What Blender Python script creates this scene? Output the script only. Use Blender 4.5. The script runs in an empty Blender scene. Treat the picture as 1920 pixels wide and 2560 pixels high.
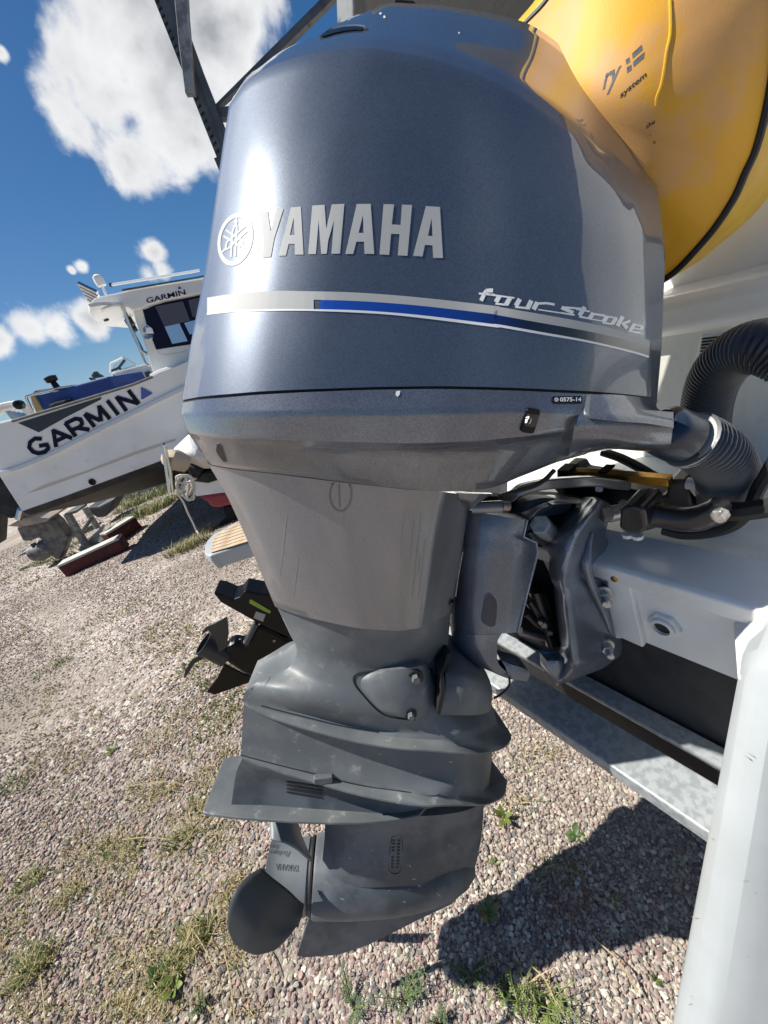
import bpy, bmesh, math, random
import numpy as np
from mathutils import Vector, Matrix
from mathutils.bvhtree import BVHTree
from mathutils.geometry import tessellate_polygon

random.seed(7); rng = np.random.default_rng(7)
S = bpy.context.scene
COL = S.collection

# ------------------------------------------------------------------ camera
UPC = np.array([-.339, .840, .4225]); UPC /= np.linalg.norm(UPC)
YC = np.array([0, 0, -1.]) + UPC[2]*UPC; YC /= np.linalg.norm(YC)
XC = np.cross(YC, UPC)
R = np.array([XC, YC, UPC])                       # camera axes -> world axes
CAM = np.array([0, 0, 1.5]); FPX = 960.
cd = bpy.data.cameras.new('camera'); cam = bpy.data.objects.new('camera', cd); COL.objects.link(cam)
cd.sensor_fit = 'VERTICAL'; cd.sensor_height = 24.0; cd.lens = 24.0*FPX/2560.
cd.clip_start = .02; cd.clip_end = 3000
M = Matrix.Identity(4)
for i in range(3):
    for j in range(3): M[i][j] = R[i][j]
    M[i][3] = CAM[i]
cam.matrix_world = M
S.camera = cam
S.render.resolution_x = 768; S.render.resolution_y = 1024

# ------------------------------------------------------------------ light
SUN = np.array([-.56, .15, .82]); SUN /= np.linalg.norm(SUN)
sd = bpy.data.lights.new('sun', 'SUN'); sd.energy = 5.0; sd.angle = math.radians(.53); sd.color = (1, .95, .87)
so = bpy.data.objects.new('sun', sd); COL.objects.link(so)
so.rotation_euler = Vector(-SUN).to_track_quat('-Z', 'Y').to_euler(); so.location = (-8, 0, 12)
vs = S.view_settings
vs.view_transform = 'Standard'; vs.look = 'None'; vs.exposure = 0.56; vs.gamma = 1; vs.use_curve_mapping = False

def cray(px, py):
    return R @ np.array([(px-960)/FPX, (1280-py)/FPX, -1.])

W = bpy.data.worlds.new('World'); S.world = W; W.use_nodes = True
nt = W.node_tree; N = nt.nodes; L = nt.links; N.clear()
def nd(tree, typ, **kw):
    n = tree.nodes.new(typ)
    for k, v in kw.items(): setattr(n, k, v)
    return n
def mth(tree, op, a, b=None, c=None, clamp=False):
    n = tree.nodes.new('ShaderNodeMath'); n.operation = op; n.use_clamp = clamp
    for i, v in enumerate((a, b, c)):
        if v is None: continue
        if isinstance(v, (int, float)): n.inputs[i].default_value = v
        else: tree.links.new(v, n.inputs[i])
    return n.outputs[0]
wo = nd(nt, 'ShaderNodeOutputWorld'); bg = nd(nt, 'ShaderNodeBackground'); bg.inputs['Strength'].default_value = .062
sky = nd(nt, 'ShaderNodeTexSky'); sky.sky_type = 'NISHITA'; sky.sun_disc = False
sky.sun_elevation = math.asin(SUN[2]); sky.sun_rotation = math.atan2(SUN[0], SUN[1])
sky.air_density = 1.0; sky.dust_density = .7; sky.ozone_density = 4.0; sky.altitude = 0
tc = nd(nt, 'ShaderNodeTexCoord')
nz1 = nd(nt, 'ShaderNodeTexNoise'); nz1.inputs['Scale'].default_value = 7.5; nz1.inputs['Detail'].default_value = 10; nz1.inputs['Roughness'].default_value = .55
nz1.inputs['Distortion'].default_value = .25
L.new(tc.outputs['Generated'], nz1.inputs['Vector'])
nz2 = nd(nt, 'ShaderNodeTexNoise'); nz2.inputs['Scale'].default_value = 14; nz2.inputs['Detail'].default_value = 6
L.new(tc.outputs['Generated'], nz2.inputs['Vector'])
blobs = [((195, 320), .060), ((275, 240), .100), ((345, 115), .100), ((320, 400), .085), ((405, 270), .13), ((430, 130), .13), ((530, 90), .12), ((490, 350), .06), ((590, 40), .09),
         ((385, 630), .036), ((375, 690), .034), ((405, 680), .034), ((80, 825), .052), ((140, 820), .056), ((225, 800), .050), ((205, 668), .016), ((180, 676), .010), ((0, 850), .045),
         ((0, 130), .012), ((2700, 500), .35), ((-600, 700), .22)]
dens = None
for (p, r) in blobs:
    d = cray(*p); d /= np.linalg.norm(d)
    vm = nd(nt, 'ShaderNodeVectorMath', operation='DISTANCE'); L.new(tc.outputs['Generated'], vm.inputs[0]); vm.inputs[1].default_value = tuple(d)
    v = mth(nt, 'MULTIPLY_ADD', vm.outputs['Value'], -1.0/r, 1.0)
    v = mth(nt, 'MULTIPLY', v, min(1, .42+r*3.2))
    dens = v if dens is None else mth(nt, 'SMOOTH_MAX', dens, v, .12)
nn = mth(nt, 'MULTIPLY_ADD', nz1.outputs['Fac'], 1.5, -.74)
nn2 = mth(nt, 'MULTIPLY_ADD', nz2.outputs['Fac'], .42, -.21)
dd = mth(nt, 'ADD', mth(nt, 'ADD', dens, nn), nn2)
mk = nd(nt, 'ShaderNodeMapRange', interpolation_type='SMOOTHSTEP'); mk.inputs['From Min'].default_value = .10; mk.inputs['From Max'].default_value = .40
L.new(dd, mk.inputs['Value'])
cr = nd(nt, 'ShaderNodeValToRGB'); e = cr.color_ramp.elements
e[0].position = .34; e[0].color = (10.5, 10.6, 10.7, 1); e[1].position = 1.05; e[1].color = (4.4, 4.6, 5.0, 1)
m_ = cr.color_ramp.elements.new(.62); m_.color = (8.6, 8.7, 8.9, 1)
sh = mth(nt, 'MULTIPLY_ADD', nz2.outputs['Fac'], .5, -.06); L.new(mth(nt, 'ADD', mth(nt, 'MULTIPLY', dd, .8), sh), cr.inputs['Fac'])
mix = nd(nt, 'ShaderNodeMix', data_type='RGBA'); L.new(mk.outputs['Result'], mix.inputs['Factor'])
hs = nd(nt, 'ShaderNodeHueSaturation'); hs.inputs['Saturation'].default_value = 1.3; hs.inputs['Value'].default_value = .95; L.new(sky.outputs['Color'], hs.inputs['Color']); L.new(hs.outputs['Color'], mix.inputs['A']); L.new(cr.outputs['Color'], mix.inputs['B'])
L.new(mix.outputs['Result'], bg.inputs['Color']); L.new(bg.outputs['Background'], wo.inputs['Surface'])

# ------------------------------------------------------------------ frames of reference
D = .72                                            # camera to the centre plane of the outboard
ex = np.array([.9968, 0, -.08]); ex /= np.linalg.norm(ex)
ez = np.array([.017, .977, .212]); ez -= ez.dot(ex)*ex; ez /= np.linalg.norm(ez)
ey = -np.cross(ez, ex)                             # starboard
E = np.array([R@ex, R@ey, R@ez])
def e2w(p): return CAM + E.T @ (np.asarray(p, float) - np.array([0, D, 0]))
def eng(px, py, y):                                # outboard frame: x forward, y starboard, z up
    c = E @ cray(px, py); return np.array([0, D, 0]) + c*((y-D)/c[1])
def YP(px, py, Y):                                 # on an upright plane Y metres ahead
    r = cray(px, py); return CAM + r*(Y/r[1])
def HP(px, py, z):
    r = cray(px, py); return CAM + r*((z-CAM[2])/r[2])
def AP(px, py, d): return CAM + cray(px, py)*d
LAT = np.array([-.45618, .88989, 0]); FWD = np.array([.88989, .45618, 0]); UP = np.array([0, 0, 1.])
U0 = .546
def TP(px, py, u=U0):                              # on a plane parallel to the transom of the near boat
    r = cray(px, py); return CAM + r*(u/FWD.dot(r))
def BW(u, s, z): return FWD*u + LAT*s + UP*z
def ZA(x, y): return (500+.38578*x, 490+.38578*y)
def ZB(x, y): return (1150+.30139*x, 700+.30139*y)
def ZC(x, y): return (500+.44605*x, 700+.44605*y)
def ZD(x, y): return (530+.10247*x, 490+.10247*y)
def ZE(x, y): return (1500+.25316*x, .25316*y)
def ZF(x, y): return (1150+.27125*x, 1180+.27125*y)
def ZL(x, y): return (1000+.36166*x, 1100+.36166*y)
def ZG(x, y): return (.33755*x, 880+.33755*y)
def ZH(x, y): return (160+.217*x, 660+.217*y)
def ZI(x, y): return (.434*x, 1180+.434*y)
def Z2(x, y): return (1080+.5063*x, 960+.5063*y)
def Z3(x, y): return (440+.5063*x, 1380+.5063*y)
def Z4(x, y): return (1240+.4521*x, .4521*y)
def Z5(x, y): return (440+.7354*x, 480+.7354*y)
def Z6(x, y): return (1100+.4943*x, 1700+.4943*y)
def Z8(x, y): return (380+.5546*x, .5546*y)

# ------------------------------------------------------------------ materials
MAT = {}
def mat(name, col, rough=.5, metal=0, coat=0, col2=None, cs=8, cdet=5, clo=.4, chi=.6, bs=0, bump=0, bdist=.002, flake=0, dirt=None, dsc=3, dlo=.52, dhi=.68, rvar=0,
        stretch=None, trans=0, spec=.5, coatr=.03, fleck=None):
    m = bpy.data.materials.new(name); m.use_nodes = True; t = m.node_tree; n = t.nodes; l = t.links
    b = n['Principled BSDF']; b.inputs['Roughness'].default_value = rough; b.inputs['Metallic'].default_value = metal
    b.inputs['Coat Weight'].default_value = coat; b.inputs['Coat Roughness'].default_value = coatr
    b.inputs['Specular IOR Level'].default_value = spec
    b.inputs['Transmission Weight'].default_value = trans
    tc = n.new('ShaderNodeTexCoord'); src = tc.outputs['Object']
    if stretch:
        mp = n.new('ShaderNodeMapping'); mp.inputs['Scale'].default_value = stretch; l.new(src, mp.inputs['Vector']); ssrc = mp.outputs['Vector']
    else: ssrc = src
    c = None
    def noise(scale, det, s=src):
        q = n.new('ShaderNodeTexNoise'); q.inputs['Scale'].default_value = scale; q.inputs['Detail'].default_value = det; q.inputs['Roughness'].default_value = .6
        l.new(s, q.inputs['Vector']); return q.outputs['Fac']
    def rampmix(f, lo, hi, a, bcol):
        mr = n.new('ShaderNodeMapRange'); mr.interpolation_type = 'SMOOTHSTEP'; mr.inputs['From Min'].default_value = lo; mr.inputs['From Max'].default_value = hi; l.new(f, mr.inputs['Value'])
        x = n.new('ShaderNodeMix'); x.data_type = 'RGBA'; l.new(mr.outputs['Result'], x.inputs['Factor'])
        if isinstance(a, tuple): x.inputs['A'].default_value = (*a, 1)
        else: l.new(a, x.inputs['A'])
        x.inputs['B'].default_value = (*bcol, 1); return x.outputs['Result'], mr.outputs['Result']
    c = tuple(col)
    if col2: c, _ = rampmix(noise(cs, cdet, ssrc), clo, chi, c, tuple(col2))
    if dirt:
        f = noise(dsc, 9); c, dm = rampmix(f, dlo, dhi, c, tuple(dirt))
        rr = n.new('ShaderNodeMath'); rr.operation = 'MULTIPLY_ADD'; l.new(dm, rr.inputs[0]); rr.inputs[1].default_value = .35; rr.inputs[2].default_value = rough; rr.use_clamp = True
        l.new(rr.outputs[0], b.inputs['Roughness'])
        if coat:
            cc = n.new('ShaderNodeMath'); cc.operation = 'MULTIPLY_ADD'; l.new(dm, cc.inputs[0]); cc.inputs[1].default_value = -coat*.8; cc.inputs[2].default_value = coat; l.new(cc.outputs[0], b.inputs['Coat Weight'])
    elif rvar:
        f = noise(6, 8); rr = n.new('ShaderNodeMath'); rr.operation = 'MULTIPLY_ADD'; l.new(f, rr.inputs[0]); rr.inputs[1].default_value = rvar; rr.inputs[2].default_value = rough-rvar/2; l.new(rr.outputs[0], b.inputs['Roughness'])
    if fleck:
        vq = n.new('ShaderNodeTexVoronoi'); vq.inputs['Scale'].default_value = fleck[0]; l.new(src, vq.inputs['Vector']); sq = n.new('ShaderNodeSeparateColor'); l.new(vq.outputs['Color'], sq.inputs['Color'])
        mr = n.new('ShaderNodeMapRange'); mr.inputs['To Min'].default_value = 1-fleck[1]; mr.inputs['To Max'].default_value = 1+fleck[1]*1.6; l.new(sq.outputs['Red'], mr.inputs['Value'])
        x = n.new('ShaderNodeMix'); x.data_type = 'RGBA'; x.blend_type = 'MULTIPLY'; x.inputs['Factor'].default_value = 1
        if isinstance(c, tuple): x.inputs['A'].default_value = (*c, 1)
        else: l.new(c, x.inputs['A'])
        l.new(mr.outputs['Result'], x.inputs['B']); c = x.outputs['Result']
    if isinstance(c, tuple): b.inputs['Base Color'].default_value = (*c, 1)
    else: l.new(c, b.inputs['Base Color'])
    if bump or flake:
        bp = n.new('ShaderNodeBump'); bp.inputs['Strength'].default_value = bump or flake; bp.inputs['Distance'].default_value = bdist
        l.new(noise(bs or 2500, 3), bp.inputs['Height']); l.new(bp.outputs['Normal'], b.inputs['Normal'])
    MAT[name] = m; return m

# ------------------------------------------------------------------ mesh and object helpers
WL = {}
def setp(o, label=None, cat=None, group=None, kind=None):
    for k, v in (('label', label), ('category', cat), ('group', group), ('kind', kind)):
        if v: o[k] = v
    return o
def thing(name, loc, label, cat, group=None):
    o = bpy.data.objects.new(name, None); o.empty_display_size = .1; COL.objects.link(o)
    o.location = tuple(loc); WL[o.name] = np.array(loc, float)
    return setp(o, label, cat, group)
def link(name, me, center, parent=None):
    o = bpy.data.objects.new(name, me); COL.objects.link(o); WL[o.name] = np.array(center, float)
    if parent: o.parent = parent; o.location = tuple(center - WL[parent.name])
    else: o.location = tuple(center)
    return o
def obj(name, V, F, m, parent=None, smooth=35, label=None, cat=None, group=None, kind=None, solid=0, subsurf=0, bevel=0):
    V = np.asarray(V, float); c = (V.min(0)+V.max(0))/2
    me = bpy.data.meshes.new(name); me.from_pydata([tuple(v) for v in V-c], [], [tuple(int(i) for i in f) for f in F]); me.update()
    bm = bmesh.new(); bm.from_mesh(me); bmesh.ops.remove_doubles(bm, verts=bm.verts, dist=1e-5)
    bmesh.ops.recalc_face_normals(bm, faces=bm.faces); bm.to_mesh(me); bm.free()
    mm = MAT[m] if isinstance(m, str) else m
    me.materials.append(mm)
    if smooth:
        me.shade_smooth(); me.set_sharp_from_angle(angle=math.radians(smooth))
    o = link(name, me, c, parent)
    if bevel:
        b = o.modifiers.new('b', 'BEVEL'); b.width = bevel; b.segments = 2; b.limit_method = 'ANGLE'; b.angle_limit = math.radians(35)
    if solid:
        s = o.modifiers.new('s', 'SOLIDIFY'); s.thickness = solid; s.offset = 0
    if subsurf:
        s = o.modifiers.new('u', 'SUBSURF'); s.levels = s.render_levels = subsurf
    return setp(o, label, cat, group, kind)
def copyobj(o, delta, parent=None):
    c = o.copy(); COL.objects.link(c); WL[c.name] = WL[o.name] + np.array(delta)
    if parent: c.parent = parent; c.location = tuple(WL[c.name]-WL[parent.name])
    else: c.location = tuple(WL[c.name])
    return c
class G:                                           # collects pieces that make up ONE part
    def __init__(s): s.V = []; s.F = []
    def add(s, V, F):
        k = len(s.V); s.V += [np.asarray(v, float) for v in V]; s.F += [tuple(i+k for i in f) for f in F]; return s
    def obj(s, name, m, parent=None, **kw): return obj(name, s.V, s.F, m, parent, **kw)
def frame_of(t):
    t = t/np.linalg.norm(t); a = np.array([0, 0, 1.]) if abs(t[2]) < .9 else np.array([1., 0, 0])
    u = np.cross(t, a); u /= np.linalg.norm(u); return u, np.cross(t, u)
def tube(pts, r, n=10, caps=True, sm=0):
    P = [np.asarray(p, float) for p in pts]
    if sm: P = smoothpath(P, sm)
    rs = r if hasattr(r, '__len__') else [r]*len(P)
    if len(rs) != len(P): rs = np.interp(np.linspace(0, 1, len(P)), np.linspace(0, 1, len(rs)), rs)
    V = []; F = []; pu = None
    for i, p in enumerate(P):
        t = P[min(i+1, len(P)-1)]-P[max(i-1, 0)]; t = t/(np.linalg.norm(t)+1e-12)
        if pu is None: u, v = frame_of(t)
        else: u = pu - t*pu.dot(t); u /= np.linalg.norm(u); v = np.cross(t, u)
        pu = u
        for k in range(n):
            a = 2*math.pi*k/n; V.append(p + rs[i]*(math.cos(a)*u+math.sin(a)*v))
    for i in range(len(P)-1):
        for k in range(n):
            F.append((i*n+k, i*n+(k+1) % n, (i+1)*n+(k+1) % n, (i+1)*n+k))
    if caps: F.append(tuple(range(n))); F.append(tuple((len(P)-1)*n+k for k in range(n)))
    return V, F
def smoothpath(P, m):
    P = np.array(P); t = np.r_[0, np.cumsum(np.linalg.norm(np.diff(P, axis=0), axis=1))]
    return [q for q in catm(P, m)]
def catm(P, m):
    P = np.asarray(P, float); Q = np.vstack([2*P[0]-P[1], P, 2*P[-1]-P[-2]]); out = []
    for i in range(len(P)-1):
        p0, p1, p2, p3 = Q[i:i+4]
        for k in range(m):
            t = k/m; out.append(.5*((2*p1)+(-p0+p2)*t+(2*p0-5*p1+4*p2-p3)*t*t+(-p0+3*p1-3*p2+p3)*t**3))
    out.append(P[-1]); return np.array(out)
def revolve(p0, axis, prof, n=24, closed=True):    # prof: (distance along axis, radius)
    axis = np.asarray(axis, float); axis = axis/np.linalg.norm(axis); u, v = frame_of(axis); V = []; F = []
    for (a, r) in prof:
        for k in range(n):
            t = 2*math.pi*k/n; V.append(np.asarray(p0)+axis*a+r*(math.cos(t)*u+math.sin(t)*v))
    for i in range(len(prof)-1):
        for k in range(n): F.append((i*n+k, i*n+(k+1) % n, (i+1)*n+(k+1) % n, (i+1)*n+k))
    if closed: F.append(tuple(range(n))); F.append(tuple((len(prof)-1)*n+k for k in range(n)))
    return V, F
def prism(P, vec):
    P = [np.asarray(p, float) for p in P]; n = len(P); vec = np.asarray(vec, float)
    return P+[p+vec for p in P], [tuple(range(n)), tuple(range(2*n-1, n-1, -1))]+[(i, (i+1) % n, n+(i+1) % n, n+i) for i in range(n)]
def box(c, a, b, d):                               # centre and three half-axis vectors
    c, a, b, d = map(lambda q: np.asarray(q, float), (c, a, b, d)); V = []
    for i in (-1, 1):
        for j in (-1, 1):
            for k in (-1, 1): V.append(c+i*a+j*b+k*d)
    return V, [(0, 1, 3, 2), (4, 6, 7, 5), (0, 4, 5, 1), (2, 3, 7, 6), (0, 2, 6, 4), (1, 5, 7, 3)]
def beam(p, q, w, h, upv=UP):
    p, q = np.asarray(p, float), np.asarray(q, float); a = (q-p)/2; t = a/np.linalg.norm(a)
    b = np.cross(t, upv); b /= np.linalg.norm(b); c = np.cross(b, t); return box((p+q)/2, a, b*w/2, c*h/2)

def pchip(t, y, tq):
    t = np.asarray(t, float); y = np.asarray(y, float); n = len(t)
    if n == 2: return y[0]+(y[1]-y[0])*((tq-t[0])/(t[1]-t[0]))[:, None]
    h = np.diff(t)[:, None]; d = np.diff(y, axis=0)/h; m = np.zeros_like(y)
    m[0] = d[0]; m[-1] = d[-1]
    w1 = 2*h[1:]+h[:-1]; w2 = h[1:]+2*h[:-1]; s = d[:-1]*d[1:] > 0
    with np.errstate(divide='ignore', invalid='ignore'):
        hm = (w1+w2)/(w1/d[:-1]+w2/d[1:])
    av = .5*(d[:-1]+d[1:])
    m[1:-1] = np.where(s, hm, 0*av)
    i = np.clip(np.searchsorted(t, tq, side='right')-1, 0, n-2)
    hh = h[i]; x = ((tq-t[i])/h[i, 0])[:, None]
    return (2*x**3-3*x**2+1)*y[i]+(x**3-2*x**2+x)*hh*m[i]+(-2*x**3+3*x**2)*y[i+1]+(x**3-x**2)*hh*m[i+1]
def resample(row, cnt, knot=None):                 # row: list of (px,py,y) through the outboard frame, optional knot index
    P = np.array([eng(*r) for r in row])
    def seg(Q, k):
        t = np.r_[0, np.cumsum(np.linalg.norm(np.diff(Q, axis=0), axis=1))]; tn = np.linspace(0, 1, k)*t[-1]; return pchip(t, Q, tn)
    if knot is None: return seg(P, cnt)
    a = seg(P[:knot+1], cnt-8); b = seg(P[knot:], 9); return np.vstack([a, b[1:]])
def loftrows(rows, cnt=48, knots=None, sub=4, creases=()):
    RR = np.array([r if isinstance(r, np.ndarray) else resample(r, cnt, None if knots is None else knots[i]) for i, r in enumerate(rows)])
    out = []; st = [0]+list(creases)+[len(RR)-1]
    for a, b in zip(st[:-1], st[1:]):
        if a == b: continue
        seg = RR[a:b+1]; t = np.arange(len(seg)).astype(float); tq = np.linspace(0, t[-1], (len(seg)-1)*sub+1)
        q = pchip(t, seg.reshape(len(seg), -1), tq).reshape(len(tq), cnt, 3)
        out += list(q if not out else q[1:])
    return np.array(out)
def body(Rr, top=True, bottom=True, capf=.5, kc=5):  # closed, mirrored about the centre plane; Rr rows x cols in the outboard frame
    rows = []
    for r in Rr:
        def cap(p):
            o = []; y0 = max(p[1], 1e-4); b = capf*y0/(D-y0)
            for k in range(1, kc+1):
                t = k/kc; f = 1+b*(2*t-t*t); o.append([p[0]*f, y0*(1-t), p[2]*f if abs(p[2]) < 9 else p[2]])
            return o
        a = cap(r[0])[::-1]; c = cap(r[-1]); s = np.array(a+[list(q) for q in r]+c)
        m = s[::-1].copy()[1:-1]; m[:, 1] *= -1
        rows.append(np.vstack([s, m]))
    rows = np.array(rows); nr, nc = rows.shape[:2]; V = [e2w(p) for p in rows.reshape(-1, 3)]; F = []
    for i in range(nr-1):
        for j in range(nc): F.append((i*nc+j, i*nc+(j+1) % nc, (i+1)*nc+(j+1) % nc, (i+1)*nc+j))
    h = (nc)//2
    def ladder(i):
        k = i*nc
        F.append((k, k+1, k+nc-1))
        for j in range(1, h-1): F.append((k+j, k+j+1, k+nc-j-1, k+nc-j))
        F.append((k+h-1, k+h, k+h+1))
    if top: ladder(0)
    if bottom: ladder(nr-1)
    return V, F
def patch(rows, thick, cnt=14, sub=3, creases=(), tv=None):   # solid piece: front surface through (px,py,y) rows and a back offset inwards
    Rr = loftrows(rows, cnt, None, sub, creases); nr, nc = Rr.shape[:2]
    tv = np.array(tv if tv is not None else [0, -1, 0.]); B = Rr + tv*thick
    V = [e2w(p) for p in Rr.reshape(-1, 3)]+[e2w(p) for p in B.reshape(-1, 3)]; F = []; o = nr*nc
    for i in range(nr-1):
        for j in range(nc-1):
            a = i*nc+j; q = (a, a+1, a+nc+1, a+nc); F.append(q); F.append(tuple(o+x for x in q[::-1]))
    bd = [j for j in range(nc)]+[i*nc+nc-1 for i in range(1, nr)]+[(nr-1)*nc+j for j in range(nc-2, -1, -1)]+[i*nc for i in range(nr-2, 0, -1)]
    for a, b in zip(bd, bd[1:]+bd[:1]): F.append((a, b, o+b, o+a))
    return V, F

def bvh_of(objs):
    V = []; F = []
    for o in objs:
        k = len(V); w = WL[o.name]; V += [Vector(v.co)+Vector(w) for v in o.data.vertices]; F += [[k+i for i in p.vertices] for p in o.data.polygons]
    return BVHTree.FromPolygons(V, F)
def split_tris(T, lim):
    out = []; st = list(T)
    while st:
        a, b, c = st.pop(); d = [np.hypot(*(a-b)), np.hypot(*(b-c)), np.hypot(*(c-a))]; k = int(np.argmax(d))
        if d[k] <= lim: out.append((a, b, c)); continue
        if k == 0: m = (a+b)/2; st += [(a, m, c), (m, b, c)]
        elif k == 1: m = (b+c)/2; st += [(a, b, m), (a, m, c)]
        else: m = (c+a)/2; st += [(a, b, m), (m, b, c)]
    return out
def polytris(loops):
    flat = [np.array(p, float) for l in loops for p in l]
    return [tuple(flat[i] for i in t) for t in tessellate_polygon([[Vector((p[0], p[1], 0)) for p in l] for l in loops])]
def decal(name, tris, bvh, m, parent, off=.0007, lim=9, **kw):   # a thin sticker laid on the surface of the part it sits on
    V = []; F = []; idx = {}
    for t in split_tris([tuple(np.array(q, float) for q in t) for t in tris], lim):
        f = []
        for p in t:
            k = (round(p[0], 2), round(p[1], 2))
            if k not in idx:
                r = cray(*p); r = r/np.linalg.norm(r); h, nrm, _, dd_ = bvh.ray_cast(Vector(CAM), Vector(r))
                if h is None: idx[k] = None
                else:
                    if nrm.dot(Vector(r)) > 0: nrm = -nrm
                    idx[k] = len(V); V.append(np.array(h)+np.array(nrm)*off)
            f.append(idx[k])
        if None not in f: F.append(tuple(f))
    if not V: print('EMPTY DECAL', name); return None
    return obj(name, V, F, m, parent, smooth=180, **kw)
def text2d(s, bold=0.0, shear=0.0, sx=1.0):        # outline of a word as flat triangles, unit height
    cu = bpy.data.curves.new('t', 'FONT'); cu.body = s; cu.offset = bold; cu.shear = shear; cu.resolution_u = 4; cu.fill_mode = 'BOTH'
    o = bpy.data.objects.new('t', cu); COL.objects.link(o); bpy.context.view_layer.update()
    me = o.to_mesh(); me.calc_loop_triangles(); v = np.array([[q.co.x*sx, q.co.y] for q in me.vertices]); T = [tuple(v[i] for i in t.vertices) for t in me.loop_triangles]
    o.to_mesh_clear(); bpy.data.objects.remove(o); bpy.data.curves.remove(cu)
    a = v.min(0); b = v.max(0); return [tuple((p-a)/(b-a) for p in t) for t in T]
def quadmap(T, q):                                 # unit square -> quad: bottom-left, bottom-right, top-right, top-left
    bl, br, tr, tl = [np.array(p, float) for p in q]
    return [tuple((1-p[0])*(1-p[1])*bl+p[0]*(1-p[1])*br+p[0]*p[1]*tr+(1-p[0])*p[1]*tl for p in t) for t in T]
# ------------------------------------------------------------------ the materials of the place
mat('cowl_paint', (.082, .104, .142), .44, .45, 1.0, col2=(.092, .114, .152), cs=5, fleck=(1000, .16), flake=.15, bdist=.0006, bs=900, coatr=.02)
mat('pan_paint', (.172, .190, .218), .32, .55, 1.0, fleck=(1000, .2), col2=(.12, .13, .155), cs=3, flake=.08, bdist=.0006, bs=1400, dirt=(.16, .155, .15), dsc=16, dlo=.60, dhi=.80, coatr=.06)
mat('apron_paint', (.185, .192, .212), .30, .55, .9, fleck=(1000, .10), col2=(.215, .218, .228), cs=4, clo=.3, chi=.75, stretch=(6, 6, .9), flake=.08, bdist=.0006, bs=1200, coatr=.09)
mat('leg_paint', (.112, .126, .134), .46, .05, 0, col2=(.175, .186, .188), cs=9, clo=.38, chi=.72, bump=.12, bs=260, bdist=.001, dirt=(.34, .345, .33), dsc=34, dlo=.58, dhi=.80, spec=.35)
mat('gear_paint', (.070, .082, .093), .52, .10, 0, col2=(.135, .15, .165), cs=7, bump=.10, bs=300, bdist=.001, dirt=(.28, .285, .28), dsc=46, dlo=.62, dhi=.8, spec=.35)
mat('prop_paint', (.15, .172, .19), .5, .1, 0, col2=(.17, .19, .205), cs=9, bump=.08, bs=300, bdist=.001)
mat('prop_shaded', (.050, .058, .062), .5, .1, 0, col2=(.10, .09, .07), cs=14, clo=.55, chi=.8, bump=.06, bs=300, bdist=.001)  # darker copy of the propeller paint: shade of the camera-side blade put into its colour
mat('bracket_paint', (.185, .208, .255), .34, .4, .5, fleck=(1000, .2), col2=(.12, .135, .165), cs=5, flake=.08, bs=1200, bdist=.0006, dirt=(.16, .155, .14), dsc=30, dlo=.6, dhi=.78, coatr=.1)
mat('black_rubber', (.012, .012, .013), .6, bump=.1, bs=200, bdist=.001)
mat('black_gloss', (.004, .004, .005), .35, spec=.25)
mat('black_paint', (.010, .011, .012), .35, .1, .3, col2=(.02, .02, .022), cs=20, dirt=(.07, .065, .06), dsc=60, dlo=.68, dhi=.8)
mat('decal_silver', (.44, .45, .44), .6, 0, 0, spec=.25, flake=.2, bs=1500, bdist=.0005)
mat('decal_white', (.78, .80, .80), .45, 0, .2)
mat('decal_blue', (.008, .055, .34), .35, 0, .6)
mat('decal_black', (.012, .013, .016), .5, spec=.2)
mat('decal_grey', (.22, .22, .21), .4, .3, .5)
mat('zinc', (.42, .45, .46), .55, .35, 0, col2=(.30, .33, .35), cs=60, cdet=2, clo=.4, chi=.62, bump=.1, bs=90, bdist=.001, dirt=(.36, .35, .32), dsc=12, dlo=.55, dhi=.8)
mat('steel', (.62, .62, .61), .22, 1, 0)
mat('old_steel', (.30, .28, .25), .45, .8, 0, col2=(.22, .13, .08), cs=60, clo=.5, chi=.8)
mat('bolt_steel', (.55, .55, .53), .38, .85, 0, col2=(.42, .40, .36), cs=90)
mat('gelcoat', (.80, .815, .80), .28, 0, .3, col2=(.74, .745, .72), cs=3, bump=.04, bs=40, bdist=.001, dirt=(.50, .475, .40), dsc=9, dlo=.60, dhi=.85)
mat('gelcoat_wall', (.80, .81, .77), .40, 0, 0, col2=(.74, .74, .68), cs=5, stretch=(3, 3, .5), bump=.05, bs=30, bdist=.001, dirt=(.46, .44, .36), dsc=14, dlo=.58, dhi=.85)
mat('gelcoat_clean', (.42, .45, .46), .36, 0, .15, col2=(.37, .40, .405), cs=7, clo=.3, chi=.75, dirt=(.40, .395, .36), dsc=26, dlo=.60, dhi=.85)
mat('antifoul_black', (.016, .017, .019), .6, 0, 0, spec=.25, col2=(.032, .034, .037), cs=6, dirt=(.10, .10, .095), dsc=30, dlo=.62, dhi=.8, bump=.1, bs=120, bdist=.001)
mat('yellow_cover', (.68, .345, .012), .6, 0, 0, col2=(.62, .33, .11), cs=5.5, clo=.44, chi=.56, cdet=5, bump=.18, bs=420, bdist=.0012, dirt=(.50, .27, .06), dsc=9, dlo=.55, dhi=.8)
mat('yellow_band', (.66, .44, .012), .5, 0, .1, col2=(.58, .33, .02), cs=9, bump=.2, bs=200, bdist=.001)
mat('print_grey', (.055, .062, .075), .6, 0, 0, col2=(.12, .13, .14), cs=90)
mat('print_black', (.03, .028, .025), .6)
mat('hose_dark', (.030, .036, .048), .42, 0, .1, col2=(.045, .05, .06), cs=9)
mat('hose_grey', (.075, .08, .088), .45, 0, .1, col2=(.12, .12, .118), cs=14, dirt=(.20, .19, .17), dsc=30, dlo=.6, dhi=.8)
mat('hose_cuff', (.014, .024, .045), .35, 0, .3)
mat('cuff_ring', (.38, .38, .37), .45, .1)
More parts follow.
